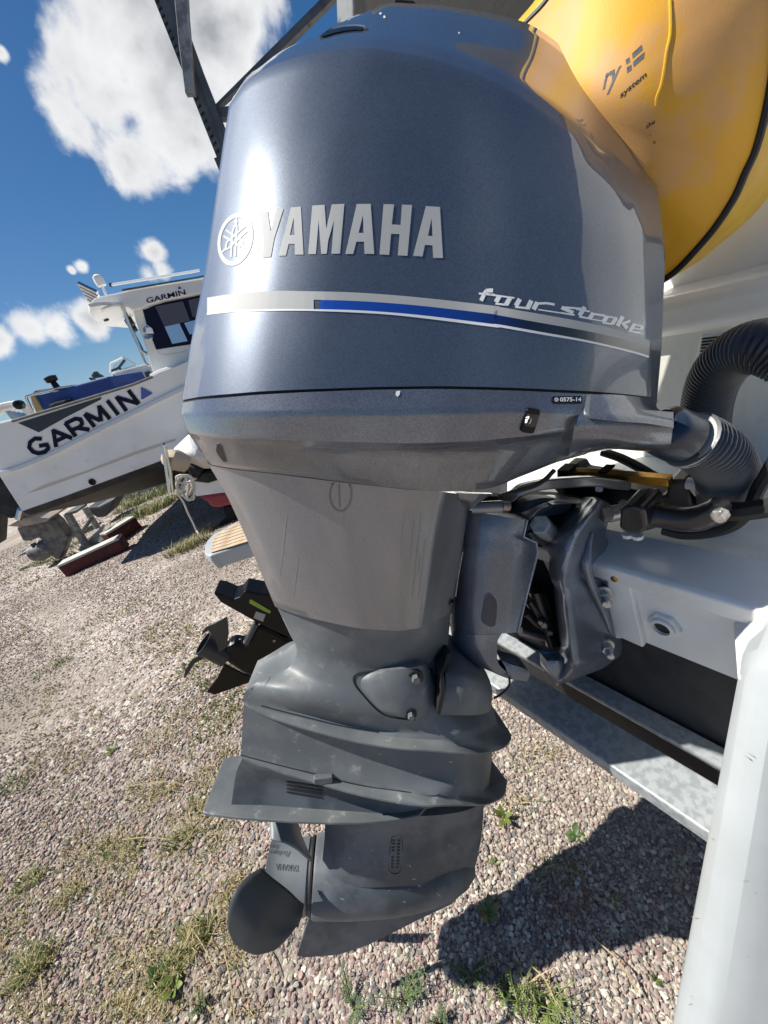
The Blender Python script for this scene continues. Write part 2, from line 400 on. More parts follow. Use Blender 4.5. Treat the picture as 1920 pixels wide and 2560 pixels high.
mat('brass_rod', (.50, .27, .03), .3, .9, 0, col2=(.34, .19, .04), cs=30)
mat('boat_white', (.78, .79, .78), .30, 0, .3, col2=(.72, .725, .71), cs=1.2, cdet=4, dirt=(.46, .43, .36), dsc=4, dlo=.60, dhi=.85)
mat('boat_cabin', (.76, .76, .735), .35, 0, .2, col2=(.70, .70, .67), cs=2, dirt=(.47, .45, .38), dsc=5, dlo=.60, dhi=.85)
mat('boat_stain', (.55, .50, .41), .5)
mat('boat_bottom', (.030, .024, .017), .7, col2=(.035, .032, .028), cs=5, bump=.2, bs=30, bdist=.004)
mat('navy', (.003, .006, .028), .5, spec=.15)
mat('slate_panel', (.030, .045, .060), .5, spec=.3)
mat('glass_dark', (.07, .055, .065), .06, 0, .6)
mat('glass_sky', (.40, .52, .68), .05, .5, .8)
mat('blue_tarp', (.006, .035, .19), .6, col2=(.01, .05, .24), cs=2, bump=.3, bs=8, bdist=.02)
mat('grey_tarp', (.05, .055, .06), .6, bump=.4, bs=12, bdist=.02)
mat('dark_metal', (.085, .095, .105), .5, .5, 0, col2=(.13, .14, .145), cs=10, bump=.1, bs=60, bdist=.001, dirt=(.10, .08, .06), dsc=10, dlo=.62, dhi=.8)
mat('galv_post', (.15, .165, .175), .5, .3, 0, col2=(.30, .31, .31), cs=20, bump=.1, bs=60, bdist=.002)
mat('red_paint', (.085, .008, .011), .7, col2=(.06, .008, .010), cs=7, dirt=(.20, .12, .10), dsc=12, dlo=.6, dhi=.8)
mat('red_hull', (.34, .045, .055), .5, col2=(.28, .035, .045), cs=6)
mat('pale_wood', (.55, .54, .50), .7, col2=(.40, .39, .36), cs=6, stretch=(1, 1, 8))
mat('teak', (.40, .29, .18), .65, col2=(.52, .41, .28), cs=10, stretch=(1, 1, 1), bump=.15, bs=80, bdist=.001)
mat('caulk', (.05, .04, .03), .7)
mat('beige_canvas', (.60, .58, .53), .8, col2=(.70, .70, .68), cs=4, bump=.4, bs=10, bdist=.02)
mat('beige_roll', (.46, .38, .29), .8, bump=.2, bs=60, bdist=.004)
mat('white_rope', (.60, .57, .50), .8, bump=.4, bs=200, bdist=.002)
mat('prop_black', (.030, .032, .033), .5, .1, .2)
mat('drive_grey', (.075, .08, .085), .6, .1, 0, col2=(.17, .155, .14), cs=10, bump=.2, bs=50, bdist=.003)
mat('drive_plate', (.38, .30, .24), .6, .2, 0, col2=(.24, .22, .20), cs=10)
mat('lime', (.28, .42, .015), .4, 0, .3)
mat('alu', (.45, .46, .46), .35, .8, 0)
mat('flat_black', (.006, .006, .006), .8, bump=.3, bs=30, bdist=.005)  # plain matt black, also on the sheet that darkens the bracket gap
mat('leaf', (.055, .10, .022), .5, col2=(.035, .07, .015), cs=40)
mat('leaf_light', (.15, .19, .035), .5, col2=(.09, .13, .03), cs=30)
mat('leaf_red', (.16, .09, .035), .5, col2=(.10, .13, .03), cs=60)
mat('straw', (.42, .34, .17), .7)
mat('trim_white', (.72, .73, .72), .4)
mat('scuff_grey', (.33, .335, .32), .6)
# ------------------------------------------------------------------ ground: packed grit sheet, loose gravel on it
def groundmat():
    m = bpy.data.materials.new('grit'); m.use_nodes = True; t = m.node_tree; n = t.nodes; l = t.links; b = n['Principled BSDF']; b.inputs['Roughness'].default_value = .92
    tc = n.new('ShaderNodeTexCoord'); o = tc.outputs['Object']
    def vor(s, feat='F1'):
        q = n.new('ShaderNodeTexVoronoi'); q.inputs['Scale'].default_value = s; q.feature = feat; l.new(o, q.inputs['Vector']); return q
    def noi(s, d=6, r=.6):
        q = n.new('ShaderNodeTexNoise'); q.inputs['Scale'].default_value = s; q.inputs['Detail'].default_value = d; q.inputs['Roughness'].default_value = r; l.new(o, q.inputs['Vector']); return q.outputs['Fac']
    v = vor(52); sp = n.new('ShaderNodeSeparateColor'); l.new(v.outputs['Color'], sp.inputs['Color'])
    cr = n.new('ShaderNodeValToRGB'); cr.color_ramp.interpolation = 'CONSTANT'; e = cr.color_ramp.elements
    cols = [(0, (.36, .27, .24)), (.18, (.47, .41, .35)), (.36, (.25, .22, .21)), (.5, (.55, .51, .44)), (.66, (.38, .30, .27)), (.8, (.62, .58, .52)), (.9, (.22, .20, .20))]
    e[0].position = 0; e[0].color = (*cols[0][1], 1); e[1].position = .18; e[1].color = (*cols[1][1], 1)
    for p, c in cols[2:]: q = e.new(p); q.color = (*c, 1)
    l.new(sp.outputs['Red'], cr.inputs['Fac'])
    fine = n.new('ShaderNodeMix'); fine.data_type = 'RGBA'; l.new(noi(140, 4), fine.inputs['Factor']); fine.inputs['A'].default_value = (.15, .125, .10, 1); fine.inputs['B'].default_value = (.36, .31, .25, 1)
    mx = n.new('ShaderNodeMix'); mx.data_type = 'RGBA'; mr = n.new('ShaderNodeMapRange'); mr.inputs['From Min'].default_value = .42; mr.inputs['From Max'].default_value = .62; l.new(noi(.7, 8, .7), mr.inputs['Value'])
    l.new(mr.outputs['Result'], mx.inputs['Factor']); l.new(cr.outputs['Color'], mx.inputs['A']); l.new(fine.outputs['Result'], mx.inputs['B'])
    l.new(mx.outputs['Result'], b.inputs['Base Color'])
    h = mth(t, 'MULTIPLY_ADD', v.outputs['Distance'], -1.0, .5); h2 = mth(t, 'MULTIPLY_ADD', noi(160, 5), .5, h)
    bp = n.new('ShaderNodeBump'); bp.inputs['Strength'].default_value = .9; bp.inputs['Distance'].default_value = .012; l.new(h2, bp.inputs['Height']); l.new(bp.outputs['Normal'], b.inputs['Normal'])
    MAT['grit'] = m
groundmat()
def hgt(x, y): return .012*np.sin(x*1.7+y*.9)+.010*np.sin(x*.6-y*2.1+1)+.006*np.sin(x*4.3+y*3.7)
gx = np.r_[-400, -120, -60, -30, np.arange(-16, 8.01, .25), 15, 40, 120, 400]; gy = np.r_[-400, -60, -12, np.arange(-3, 14.01, .25), 25, 60, 150, 400]
XX, YY = np.meshgrid(gx, gy); ZZ = np.where((abs(XX+4) < 12) & (abs(YY-5.5) < 8.4), hgt(XX, YY), 0)
V = np.stack([XX.ravel(), YY.ravel(), ZZ.ravel()], 1); nx = len(gx)
obj('ground', V, [(j*nx+i, j*nx+i+1, (j+1)*nx+i+1, (j+1)*nx+i) for j in range(len(gy)-1) for i in range(nx-1)], 'grit', smooth=60, kind='structure')

def ico(sub):
    bm = bmesh.new(); bmesh.ops.create_icosphere(bm, subdivisions=sub, radius=1); v = np.array([q.co[:] for q in bm.verts]); f = np.array([[q.index for q in p.verts] for p in bm.faces]); bm.free(); return v, f
def infrustum(P, marg=.42):
    q = (P-CAM) @ R; x = q[:, 0]/-q[:, 2]; y = q[:, 1]/-q[:, 2]; return (q[:, 2] < 0) & (abs(x) < 1+marg) & (abs(y) < 1.333+marg)
def trackness(x, y):  # 0 on loose gravel, 1 on the packed wheel track
    a = np.exp(-((y-2.35-.10*x+.12*np.sin(x*1.3))/.62)**2)
    a = np.maximum(a, np.clip(np.sin(x*2.3+1.5*np.sin(y*1.7))*np.sin(y*2.9+1.2*np.sin(x*1.9)+.6)*1.6-.55, 0, .85)*(y > .9))
    a = np.maximum(a, .75*np.exp(-(((x-.35)/.30)**2+((y-.62)/.35)**2)))
    return a
palette = np.array([(.38, .255, .225), (.30, .20, .185), (.44, .34, .30), (.24, .195, .18), (.50, .44, .36), (.17, .165, .165), (.62, .58, .50), (.40, .35, .285), (.31, .255, .22)])
def stones(n, xr, yr, smin, smax, sub, seed, dens=None, pw=None):
    g = np.random.default_rng(seed)
    x = g.uniform(*xr, n); y = g.uniform(*yr, n); P = np.stack([x, y, x*0], 1)
    k = infrustum(P)
    if dens is not None: k &= g.random(n) < dens(x, y)
    x, y = x[k], y[k]; n = len(x)
    s = smin+(smax-smin)*g.random(n)**1.8
    s *= np.where((x > -.62) & (y < 1.5), .54, .68)     # finer stone under the motor
    bv, bf = ico(sub); nv = len(bv)
    fac = np.stack([g.uniform(.8, 1.25, n), g.uniform(.65, 1.0, n), g.uniform(.42, .75, n)], 1)
    a = g.uniform(0, 2*np.pi, n); tl = g.normal(0, .35, n)
    v = bv[None]*(1+g.normal(0, .16, (n, nv, 1)))*fac[:, None]*s[:, None, None]/2
    ct, st = np.cos(tl)[:, None], np.sin(tl)[:, None]; vx, vz = v[..., 0]*ct-v[..., 2]*st, v[..., 0]*st+v[..., 2]*ct
    ca, sa = np.cos(a)[:, None], np.sin(a)[:, None]; X, Y = vx*ca-v[..., 1]*sa, vx*sa+v[..., 1]*ca
    z0 = hgt(x, y)+s*g.uniform(.02, .34, n)
    v = np.stack([X+x[:, None], Y+y[:, None], vz+z0[:, None]], -1).reshape(-1, 3)
    f = (bf[None]+(np.arange(n)*nv)[:, None, None]).reshape(-1, 3)
    red = np.clip(.75-.9*np.clip((x+.75)/.8, 0, 1)-.1*(y > 2.5), .12, 1)
    p = np.array([.20, .15, .12, .08, .10, .07, .05, .12, .11]); q = np.array([.04, .04, .10, .10, .24, .12, .12, .17, .07]); 
    cdf1, cdf2 = np.cumsum(p)/p.sum(), np.cumsum(q)/q.sum(); u = g.random(n); pick = np.where(g.random(n) < red, np.searchsorted(cdf1, u), np.searchsorted(cdf2, u))
    c = palette[np.clip(pick, 0, 8)]*g.uniform(.78, 1.22, (n, 1)); c = c + (np.array([.36, .30, .24])-c)*(.35*trackness(x, y))[:, None]
    return v, f, np.repeat(np.hstack([np.clip(c*.86, 0, .85), np.ones((n, 1))]), nv, axis=0)
parts = [stones(42000, (-.66, .75), (.2, 1.55), .012, .030, 1, 9),
         stones(100000, (-3.1, 1.3), (-.15, 2.0), .010, .032, 1, 1, lambda x, y: 1-.8*trackness(x, y)),
         stones(20000, (-2.6, 1.3), (-.1, 2.0), .005, .012, 1, 2),
         stones(66000, (-6.5, 1.5), (2.0, 5.2), .013, .031, 1, 3, lambda x, y: 1-.75*trackness(x, y)),
         stones(26000, (-12, 1.5), (5.2, 9.0), .025, .045, 1, 4)]
o_ = 0; VV = []; FF = []; CC = []
for v, f, c in parts: VV.append(v); FF.append(f+o_); CC.append(c); o_ += len(v)
VV = np.vstack(VV); FF = np.vstack(FF); CC = np.vstack(CC)
me = bpy.data.meshes.new('gravel'); me.vertices.add(len(VV)); me.vertices.foreach_set('co', VV.ravel()); me.loops.add(len(FF)*3); me.loops.foreach_set('vertex_index', FF.ravel().astype(np.int32))
me.polygons.add(len(FF)); me.polygons.foreach_set('loop_start', np.arange(0, len(FF)*3, 3, dtype=np.int32)); me.update(calc_edges=True); me.shade_flat()
ca = me.color_attributes.new('stone', 'FLOAT_COLOR', 'POINT'); ca.data.foreach_set('color', CC.ravel().astype(np.float32))
gm = bpy.data.materials.new('gravel_stone'); gm.use_nodes = True; t = gm.node_tree; at = t.nodes.new('ShaderNodeAttribute'); at.attribute_name = 'stone'; b = t.nodes['Principled BSDF']; b.inputs['Roughness'].default_value = .85
tn = t.nodes.new('ShaderNodeTexNoise'); tn.inputs['Scale'].default_value = 160; tcn = t.nodes.new('ShaderNodeTexCoord'); t.links.new(tcn.outputs['Object'], tn.inputs['Vector'])
mm = t.nodes.new('ShaderNodeMix'); mm.data_type = 'RGBA'; mm.blend_type = 'MULTIPLY'; mm.inputs['Factor'].default_value = 1; t.links.new(at.outputs['Color'], mm.inputs['A'])
mr = t.nodes.new('ShaderNodeMapRange'); mr.inputs['To Min'].default_value = .62; mr.inputs['To Max'].default_value = 1.35; t.links.new(tn.outputs['Fac'], mr.inputs['Value']); t.links.new(mr.outputs['Result'], mm.inputs['B']); t.links.new(mm.outputs['Result'], b.inputs['Base Color'])
me.materials.append(gm); gv = bpy.data.objects.new('gravel', me); COL.objects.link(gv); gv['kind'] = 'stuff'
print('gravel tris', len(FF))
# ================================================================== the outboard motor
skeg_tip = e2w(eng(745, 2386, 0))
OM = thing('outboard_motor', skeg_tip, 'large blue-grey outboard motor with silver lettering, hung on the near white boat', 'outboard motor')
def z(f, *pts): return [(*f(p[0], p[1]), *p[2:]) for p in pts]

# ---- cowling
C0 = [(457,1000,.13),(500,992,.18),(560,986,.22),(660,978,.25),(800,972,.265),(960,967,.27),(1150,966,.27),(1300,970,.262),(1450,977,.245),(1560,985,.22),(1626,992,.195),(1643,996,.165)]
C1 = [(476,865,.125),(520,860,.175),(580,855,.215),(680,850,.245),(820,845,.262),(980,842,.267),(1150,842,.267),(1300,845,.26),(1450,850,.243),(1560,858,.222),(1626,866,.197),(1653,880,.16)]
C2 = [(508,700,.12),(550,695,.17),(610,690,.21),(710,685,.24),(840,680,.256),(990,676,.26),(1150,676,.26),(1300,680,.253),(1440,690,.238),(1550,702,.218),(1616,712,.194),(1659,740,.155)]
C3 = [(530,555,.115),(570,548,.16),(630,540,.2),(725,532,.23),(850,525,.247),(990,520,.252),(1150,522,.25),(1300,530,.244),(1430,548,.23),(1540,572,.21),(1607,596,.188),(1663,630,.15)]
C4 = [(549,420,.11),(585,408,.15),(640,395,.19),(735,382,.22),(855,370,.237),(990,365,.242),(1130,370,.24),(1270,390,.232),(1400,425,.218),(1510,468,.2),(1594,508,.18),(1653,530,.142)]
C5 = [(573,262,.10),(613,207,.135),(690,161,.175),(768,139,.2),(851,126,.213),(940,126,.221),(1045,142,.222),(1156,176,.22),(1245,215,.215),(1330,267,.207),(1412,325,.2),(1500,403,.19),(1584,466,.175),(1645,472,.135)]
T0 = [(575,257,.085),(622,192,.115),(696,143,.152),(774,118,.177),(856,101,.19),(945,98,.2),(1055,112,.203),(1166,146,.202),(1258,184,.2),(1346,236,.195),(1432,300,.19),(1522,383,.18),(1600,452,.16),(1645,466,.13)]
T1 = [(578,252,.07),(634,178,.08),(710,124,.11),(790,92,.13),(870,66,.14),(960,60,.15),(1070,70,.155),(1180,100,.155),(1278,134,.155),(1372,190,.155),(1462,262,.15),(1550,356,.145),(1616,430,.135),(1645,462,.122)]
T2 = [(584,240,.05),(640,184,.06),(720,130,.07),(810,80,.075),(890,38,.08),(1000,7,.08),(1100,13,.085),(1215,32,.085),(1310,55,.09),(1395,108,.095),(1505,228,.1),(1597,345,.11),(1628,420,.115),(1644,458,.118)]
def flat(row, k=.034): return [(a, b, c+k*max(0, min(1, (a-1120)/380))**1.0) for a, b, c in row]
C0, C1, C2, C3, C4 = map(flat, (C0, C1, C2, C3, C4)); C5 = flat(C5, .030); T0 = flat(T0, .026); T1 = flat(T1, .015); T2 = flat(T2, .006)
R_c = loftrows([C0, C1, C2, C3, C4, C5], 66, [10, 10, 10, 10, 10, 12], 7)
R_t = loftrows([C5, T0, T1, T2], 66, [12, 12, 12, 12], 5, creases=(1,))
Rc = np.vstack([R_c, R_t[1:]])
V, F = body(Rc, capf=.5)
cowl = obj('cowling', V, F, 'cowl_paint', OM, smooth=60)
# ---- dark gasket in the seam
def row_shift(row, dy=0, dyy=0): return [(a, b+dy, c+dyy) for a, b, c in row]
g0 = row_shift(C0, -4, -.007); g1 = row_shift(C0, 12, -.007)
V, F = body(loftrows([g0, g1], 60, None, 2), capf=.5); obj('gasket', V, F, 'black_rubber', OM)
# ---- lower pan
P0 = [(456,1007,.135),(500,1000,.185),(560,994,.223),(660,986,.253),(800,979,.268),(960,974,.273),(1150,973,.273),(1300,977,.265),(1450,984,.248),(1560,992,.223),(1626,999,.198),(1640,1003,.17)]
P1 = [(453,1035,.135),(505,1035,.19),(580,1035,.232),(690,1033,.262),(830,1030,.276),(985,1028,.28),(1160,1028,.28),(1310,1031,.272),(1450,1036,.253),(1560,1042,.226),(1620,1047,.198),(1638,1052,.165)]
P2 = [(468,1080,.13),(520,1090,.185),(600,1096,.225),(710,1100,.254),(850,1104,.268),(1000,1108,.274),(1160,1104,.273),(1300,1092,.265),(1430,1076,.246),(1530,1076,.218),(1600,1082,.185),(1632,1090,.15)]
P2b = [(480,1096,.12),(530,1107,.172),(606,1113,.212),(714,1117,.24),(852,1122,.254),(1000,1127,.26),(1155,1122,.258),(1285,1108,.25),(1410,1092,.232),(1510,1092,.203),(1590,1098,.17),(1630,1104,.14)]
P3 = [(521,1160,.085),(575,1170,.135),(661,1180,.175),(760,1192,.198),(881,1208,.212),(1000,1221,.215),(1110,1229,.21),(1215,1222,.20),(1310,1188,.19),(1420,1146,.172),(1530,1120,.145),(1615,1116,.11)]
P4 = [(525,1163,.06),(580,1172,.11),(665,1182,.15),(762,1193,.17),(881,1208,.185),(1000,1220,.188),(1110,1228,.185),(1215,1220,.17),(1310,1188,.155),(1420,1148,.135),(1530,1124,.11),(1610,1120,.08)]
P0, P1 = map(flat, (P0, P1)); P2 = flat(P2, .028); P2b = flat(P2b, .028); P3 = flat(P3, .02); P4 = flat(P4, .02)
Rp = loftrows([P0, P1, P2, P2b, P3, P4], 60, None, 5, creases=(1, 2, 3, 4))
V, F = body(Rp); pan = obj('lower_pan', V, F, 'pan_paint', OM, smooth=40)
def sh3(rows, d): return [[(a, b, c+d) for a, b, c in r] for r in rows]
# neck that carries the rigging hose, and the lid on it
NK = [[(1440,1010,.255),(1520,1014,.262),(1600,1024,.265),(1684,1030,.262)],
      [(1436,1062,.262),(1520,1060,.272),(1600,1066,.275),(1682,1072,.272)],
      [(1430,1100,.25),(1515,1098,.262),(1600,1108,.268),(1677,1112,.264)],
      [(1420,1140,.215),(1510,1118,.225),(1595,1127,.235),(1668,1130,.235)]]
V, F = patch(sh3(NK, .022), .13, 14, 4); obj('rigging_neck', V, F, 'pan_paint', OM, smooth=45)
LD = [[(1477,987,.262),(1520,986,.262),(1580,990,.25),(1640,1000,.215)],
      [(1474,1015,.268),(1530,1016,.27),(1600,1020,.262),(1642,1018,.225)],
      [(1473,1036,.272),(1535,1040,.278),(1610,1042,.276),(1684,1052,.274)],
      [(1480,1046,.274),(1540,1053,.281),(1612,1058,.281),(1684,1070,.279)]]
V, F = patch(sh3(LD, .022), .05, 14, 4); obj('neck_lid', V, F, 'pan_paint', OM, smooth=45)
# ---- apron (upper case cover)
A0 = [(521,1162,.075),(575,1172,.12),(661,1182,.155),(760,1194,.17),(880,1209,.182),(1000,1222,.182),(1110,1230,.165),(1176,1238,.10)]
A1 = [(572,1250,.07),(620,1268,.115),(700,1284,.145),(790,1296,.16),(890,1305,.17),(1000,1310,.17),(1093,1304,.152),(1168,1290,.09)]
A2 = [(637,1395,.07),(680,1412,.108),(745,1425,.132),(820,1434,.146),(900,1441,.154),(990,1442,.154),(1068,1432,.138),(1150,1408,.08)]
A3 = [(688,1517,.065),(744,1537,.095),(805,1552,.115),(860,1564,.125),(920,1573,.132),(985,1577,.132),(1044,1571,.120),(1132,1532,.065)]
A4 = [(a, b, c-.008) for a, b, c in A3]
Ra = loftrows([A0, A1, A2, A3, A4], 56, [6]*5, 6, creases=(3,))
V, F = body(Ra); apron = obj('apron', V, F, 'apron_paint', OM, smooth=40)
# ---- exhaust housing down to the splash lip
D0 = [(690,1512,.055),(744,1530,.085),(820,1547,.108),(896,1560,.118),(972,1566,.12),(1040,1560,.108),(1127,1525,.055)]
D1 = [(722,1580,.05),(765,1600,.078),(832,1615,.098),(900,1622,.107),(975,1625,.108),(1050,1612,.094),(1122,1590,.05)]
D2 = [(742,1625,.045),(772,1645,.068),(832,1660,.09),(900,1668,.099),(980,1668,.10),(1050,1655,.088),(1116,1640,.05)]
D3 = [(728,1664,.045),(760,1684,.07),(826,1704,.095),(900,1716,.108),(985,1716,.112),(1062,1704,.098),(1124,1690,.05)]
D4 = [(642,1706,.045),(690,1726,.08),(790,1756,.108),(895,1778,.12),(1000,1784,.125),(1110,1780,.11),(1225,1752,.045)]
D5 = [(612,1730,.05),(650,1752,.085),(770,1788,.114),(895,1815,.127),(1010,1832,.131),(1130,1833,.116),(1240,1795,.045)]
D6 = [(608,1752,.052),(640,1766,.088),(765,1798,.117),(893,1826,.13),(1015,1845,.135),(1140,1850,.122),(1245,1812,.045)]
Rd0 = [D0, D1, D2, D3, D4]
F1a = [(610,1757,.055),(668,1789,.092),(794,1829,.125),(921,1859,.15),(1047,1874,.158),(1149,1883,.15),(1230,1877,.115),(1258,1868,.078),(1275,1855,.038),(1279,1846,.0)]
F1b = [(610,1760,.055),(668,1792,.092),(794,1833,.125),(921,1863,.15),(1047,1879,.158),(1149,1888,.15),(1230,1882,.115),(1258,1872,.078),(1275,1859,.038),(1279,1850,.0)]
def fat(row, k): return [(a, b, c*(1+k*math.sin(math.pi*min(1, max(0, (a-600)/620))))) for a, b, c in row]
G0 = [(609,1765,.05),(668,1795,.080),(790,1830,.098),(910,1845,.110),(1030,1855,.112),(1140,1858,.10),(1215,1850,.06),(1234,1840,.02)]
G1 = [(604,1850,.05),(672,1868,.078),(790,1895,.10),(910,1918,.114),(1040,1935,.118),(1140,1942,.104),(1205,1935,.064),(1228,1910,.02)]
G2 = [(603,1888,.055),(680,1908,.082),(794,1936,.104),(896,1961,.117),(997,1977,.122),(1098,1987,.112),(1189,1985,.08),(1222,1965,.03)]
F2a = [(604,1893,.056),(690,1926,.088),(790,1956,.112),(896,1986,.128),(997,2006,.137),(1098,2013,.134),(1199,2011,.11),(1232,2001,.083),(1258,1981,.044),(1268,1957,0)]
F2b = [(604,1896,.056),(690,1930,.088),(790,1960,.112),(896,1990,.128),(997,2010,.137),(1098,2017,.134),(1199,2015,.11),(1232,2005,.083),(1258,1985,.044),(1268,1961,0)]
H0 = [(603,1900,.05),(680,1925,.072),(780,1950,.082),(890,1968,.088),(1000,1980,.088),(1100,1985,.075),(1180,1985,.05),(1215,1975,.015)]
def wedge(row, a, b, pk=1105, nose=1232, keep=.02, add=None):   # plan widens steadily forward, then closes round the nose
    out = []
    for (px, py, y) in row:
        if px <= pk: yy = a+(b-a)*max(0, (px-605)/(pk-605))
        else: t = min(1, (px-pk)/(nose-pk)); yy = b*math.sqrt(max(0, 1-t**2.4))
        if add: yy += add*min(1, max(0, (px-612)/260))
        out.append((px, py, max(keep if px < nose+2 else 0, yy)))
    return out
D5 = wedge(D5, .050, .134, 1090, 1246); D6 = wedge(D6, .052, .138, 1090, 1250)
G0 = wedge(G0, .046, .116); G1 = wedge(G1, .048, .124); G2 = wedge(G2, .052, .138)
F1a = wedge(F1a[:-3], .054, .136, 1100, 1262, 0, .024)+[(1262, 1865, .082), (1276, 1849, .042), (1278, 1836, 0)]
F1b = [(a_, b_+4, c_) for a_, b_, c_ in F1a]
F2a = wedge(F2a[:-3], .055, .140, 1100, 1262, 0, .012)+[(1238, 2001, .085), (1262, 1983, .045), (1268, 1952, 0)]
F2b = [(a_, b_+4, c_) for a_, b_, c_ in F2a]
rows = [D6, F1a, F1b, G0, G1, G2, F2a, F2b, H0]
Rd = loftrows(Rd0+[D5, D6], 52, None, 5, creases=(5,))
Rm = loftrows(rows, 52, None, 4, creases=(1, 2, 3, 5, 6, 7))
Rhead = np.vstack([Rd, Rm[1:]])
V, F = body(Rhead); leg = obj('exhaust_housing', V, F, 'leg_paint', OM, smooth=38)
# ---- gearcase: neck, plate, strut, torpedo and skeg
H1 = [(590,1935,.052),(668,1955,.070),(780,1978,.078),(890,1995,.080),(1000,2008,.078),(1100,2010,.066),(1180,2006,.045),(1212,2000,.015)]
H2 = [(578,1965,.055),(655,1985,.078),(769,2006,.090),(870,2026,.088),(985,2036,.080),(1085,2030,.064),(1165,2022,.043),(1210,2012,.015)]
zp = eng(506, 2031, .065)[2]
Acam = R.T @ E.T
def pxyz(px, y, zz):
    k = (px-960)/FPX; c0 = Acam @ np.array([0, y-D, zz]); c1 = Acam[:, 0]
    return np.array([-(c0[0]+k*c0[2])/(c1[0]+k*c1[2]), y, zz])
H1 = wedge(H1, .046, .086, 1000, 1216); H2w = wedge(H2, .052, .092, 960, 1212)
H2 = np.array([pxyz(q[0], q[2], zp-.002) for q in H2w]); H2 = pchip(np.r_[0, np.cumsum(np.linalg.norm(np.diff(H2, axis=0), axis=1))], H2, np.linspace(0, np.cumsum(np.linalg.norm(np.diff(H2, axis=0), axis=1))[-1], 52))
V, F = body(loftrows([H0, H1, H2], 52, None, 5)); gk = G().add(V, F)

def onz(px, py, zz):
    c = E @ cray(px, py); return np.array([0, D, 0])+c*(zz/c[2])
rim = [onz(*Z3(*p), zp) for p in [(138,1262),(131,1277),(137,1287),(160,1292),(300,1310),(450,1321),(600,1330),(760,1335),(900,1335),(980,1331),(1050,1325),(1130,1313),(1200,1300)]]
x1 = rim[-1][0]
rim += [np.array([x1+.03, rim[-1][1]*.72, zp]), np.array([x1+.055, rim[-1][1]*.40, zp]), np.array([x1+.065, 0, zp])]
plate = [(p[0], p[1]) for p in rim]; plate = plate+[(p[0], -p[1]) for p in rim[-2::-1]]
def plateprism(P, z0, z1):
    n = len(P); V = [e2w((p[0], p[1], z0)) for p in P]+[e2w((p[0], p[1], z1)) for p in P]
    return V, [tuple(range(n)), tuple(range(2*n-1, n-1, -1))]+[(i, (i+1) % n, n+(i+1) % n, n+i) for i in range(n)]
V, F = plateprism(plate, zp, zp-.007)
obj('ventilation_plate', V, F, 'leg_paint', OM, smooth=30, bevel=.002)
S0 = [(812,2020,.018),(840,2035,.036),(890,2042,.048),(960,2045,.053),(1060,2040,.052),(1150,2030,.036),(1210,2008,.010)]
S1 = [(812,2080,.018),(840,2086,.034),(890,2090,.044),(960,2092,.050),(1060,2089,.048),(1145,2080,.032),(1206,2070,.010)]
S2 = [(806,2150,.024),(836,2154,.042),(890,2156,.054),(960,2158,.060),(1060,2156,.056),(1135,2148,.036),(1196,2135,.010)]
S3 = [(798,2215,.034),(832,2216,.052),(890,2218,.062),(960,2218,.066),(1050,2214,.058),(1115,2206,.036),(1182,2188,.010)]
V, F = body(loftrows([S0, S1, S2, S3], 40, None, 5)); gk.add(V, F)
ringc = eng(786, 2186, 0); nose = eng(1188, 2172, 0); ax = nose-ringc; Lx = np.linalg.norm(ax)
prof = [(-.0, .060), (.0, .074), (.004, .077), (.08, .080), (.16, .079), (.22, .074), (.27, .066), (.32, .053), (.35, .038), (.372, .018), (.378, .001)]
prof = [(a*Lx/.378, r) for a, r in prof]
V, F = revolve(e2w(ringc), e2w(nose)-e2w(ringc), prof, 40); gk.add(V, F)
gc = gk.obj('gearcase', 'gear_paint', OM, smooth=50)
sk = [eng(*p, 0) for p in [(782,2262),(762,2320),(742,2384),(765,2388),(845,2382),(921,2357),(1047,2294),(1130,2255),(1150,2215),(960,2200)]]
V = [e2w(p+np.array([0, .005, 0])) for p in sk]+[e2w(p-np.array([0, .005, 0])) for p in sk]; n = len(sk)
obj('skeg', V, [tuple(range(n)), tuple(range(2*n-1, n-1, -1))]+[(i, (i+1) % n, n+(i+1) % n, n+i) for i in range(n)], 'gear_paint', OM, smooth=0, bevel=.002)
# aft thrust ring line
V, F = revolve(e2w(ringc)-.004*E[0], E[0], [(-.012, .066), (-.003, .071), (0, .0735), (.004, .0735)], 40); obj('bearing_carrier', V, F, 'black_rubber', OM)

# ---- propeller
PR = None
hubaxis = -(e2w(nose)-e2w(ringc)); hubaxis /= np.linalg.norm(hubaxis)
hp = [(.012, .068), (.016, .0715), (.03, .070), (.06, .066), (.085, .063), (.098, .064), (.108, .0665), (.108, .060), (.03, .055), (.03, .001)]
V, F = revolve(e2w(ringc), hubaxis, hp, 48, closed=False)
hub = obj('propeller', V, F, 'prop_paint', OM, smooth=40)
def blade(rows, name='blade', m='prop_paint', solid=.0045):
    Rr = loftrows(rows, 14, None, 4); nr, nc = Rr.shape[:2]
    V = [e2w(p) for p in Rr.reshape(-1, 3)]; F = [(i*nc+j, i*nc+j+1, (i+1)*nc+j+1, (i+1)*nc+j) for i in range(nr-1) for j in range(nc-1)]
    return obj(name, V, F, m, hub, smooth=60, solid=solid)
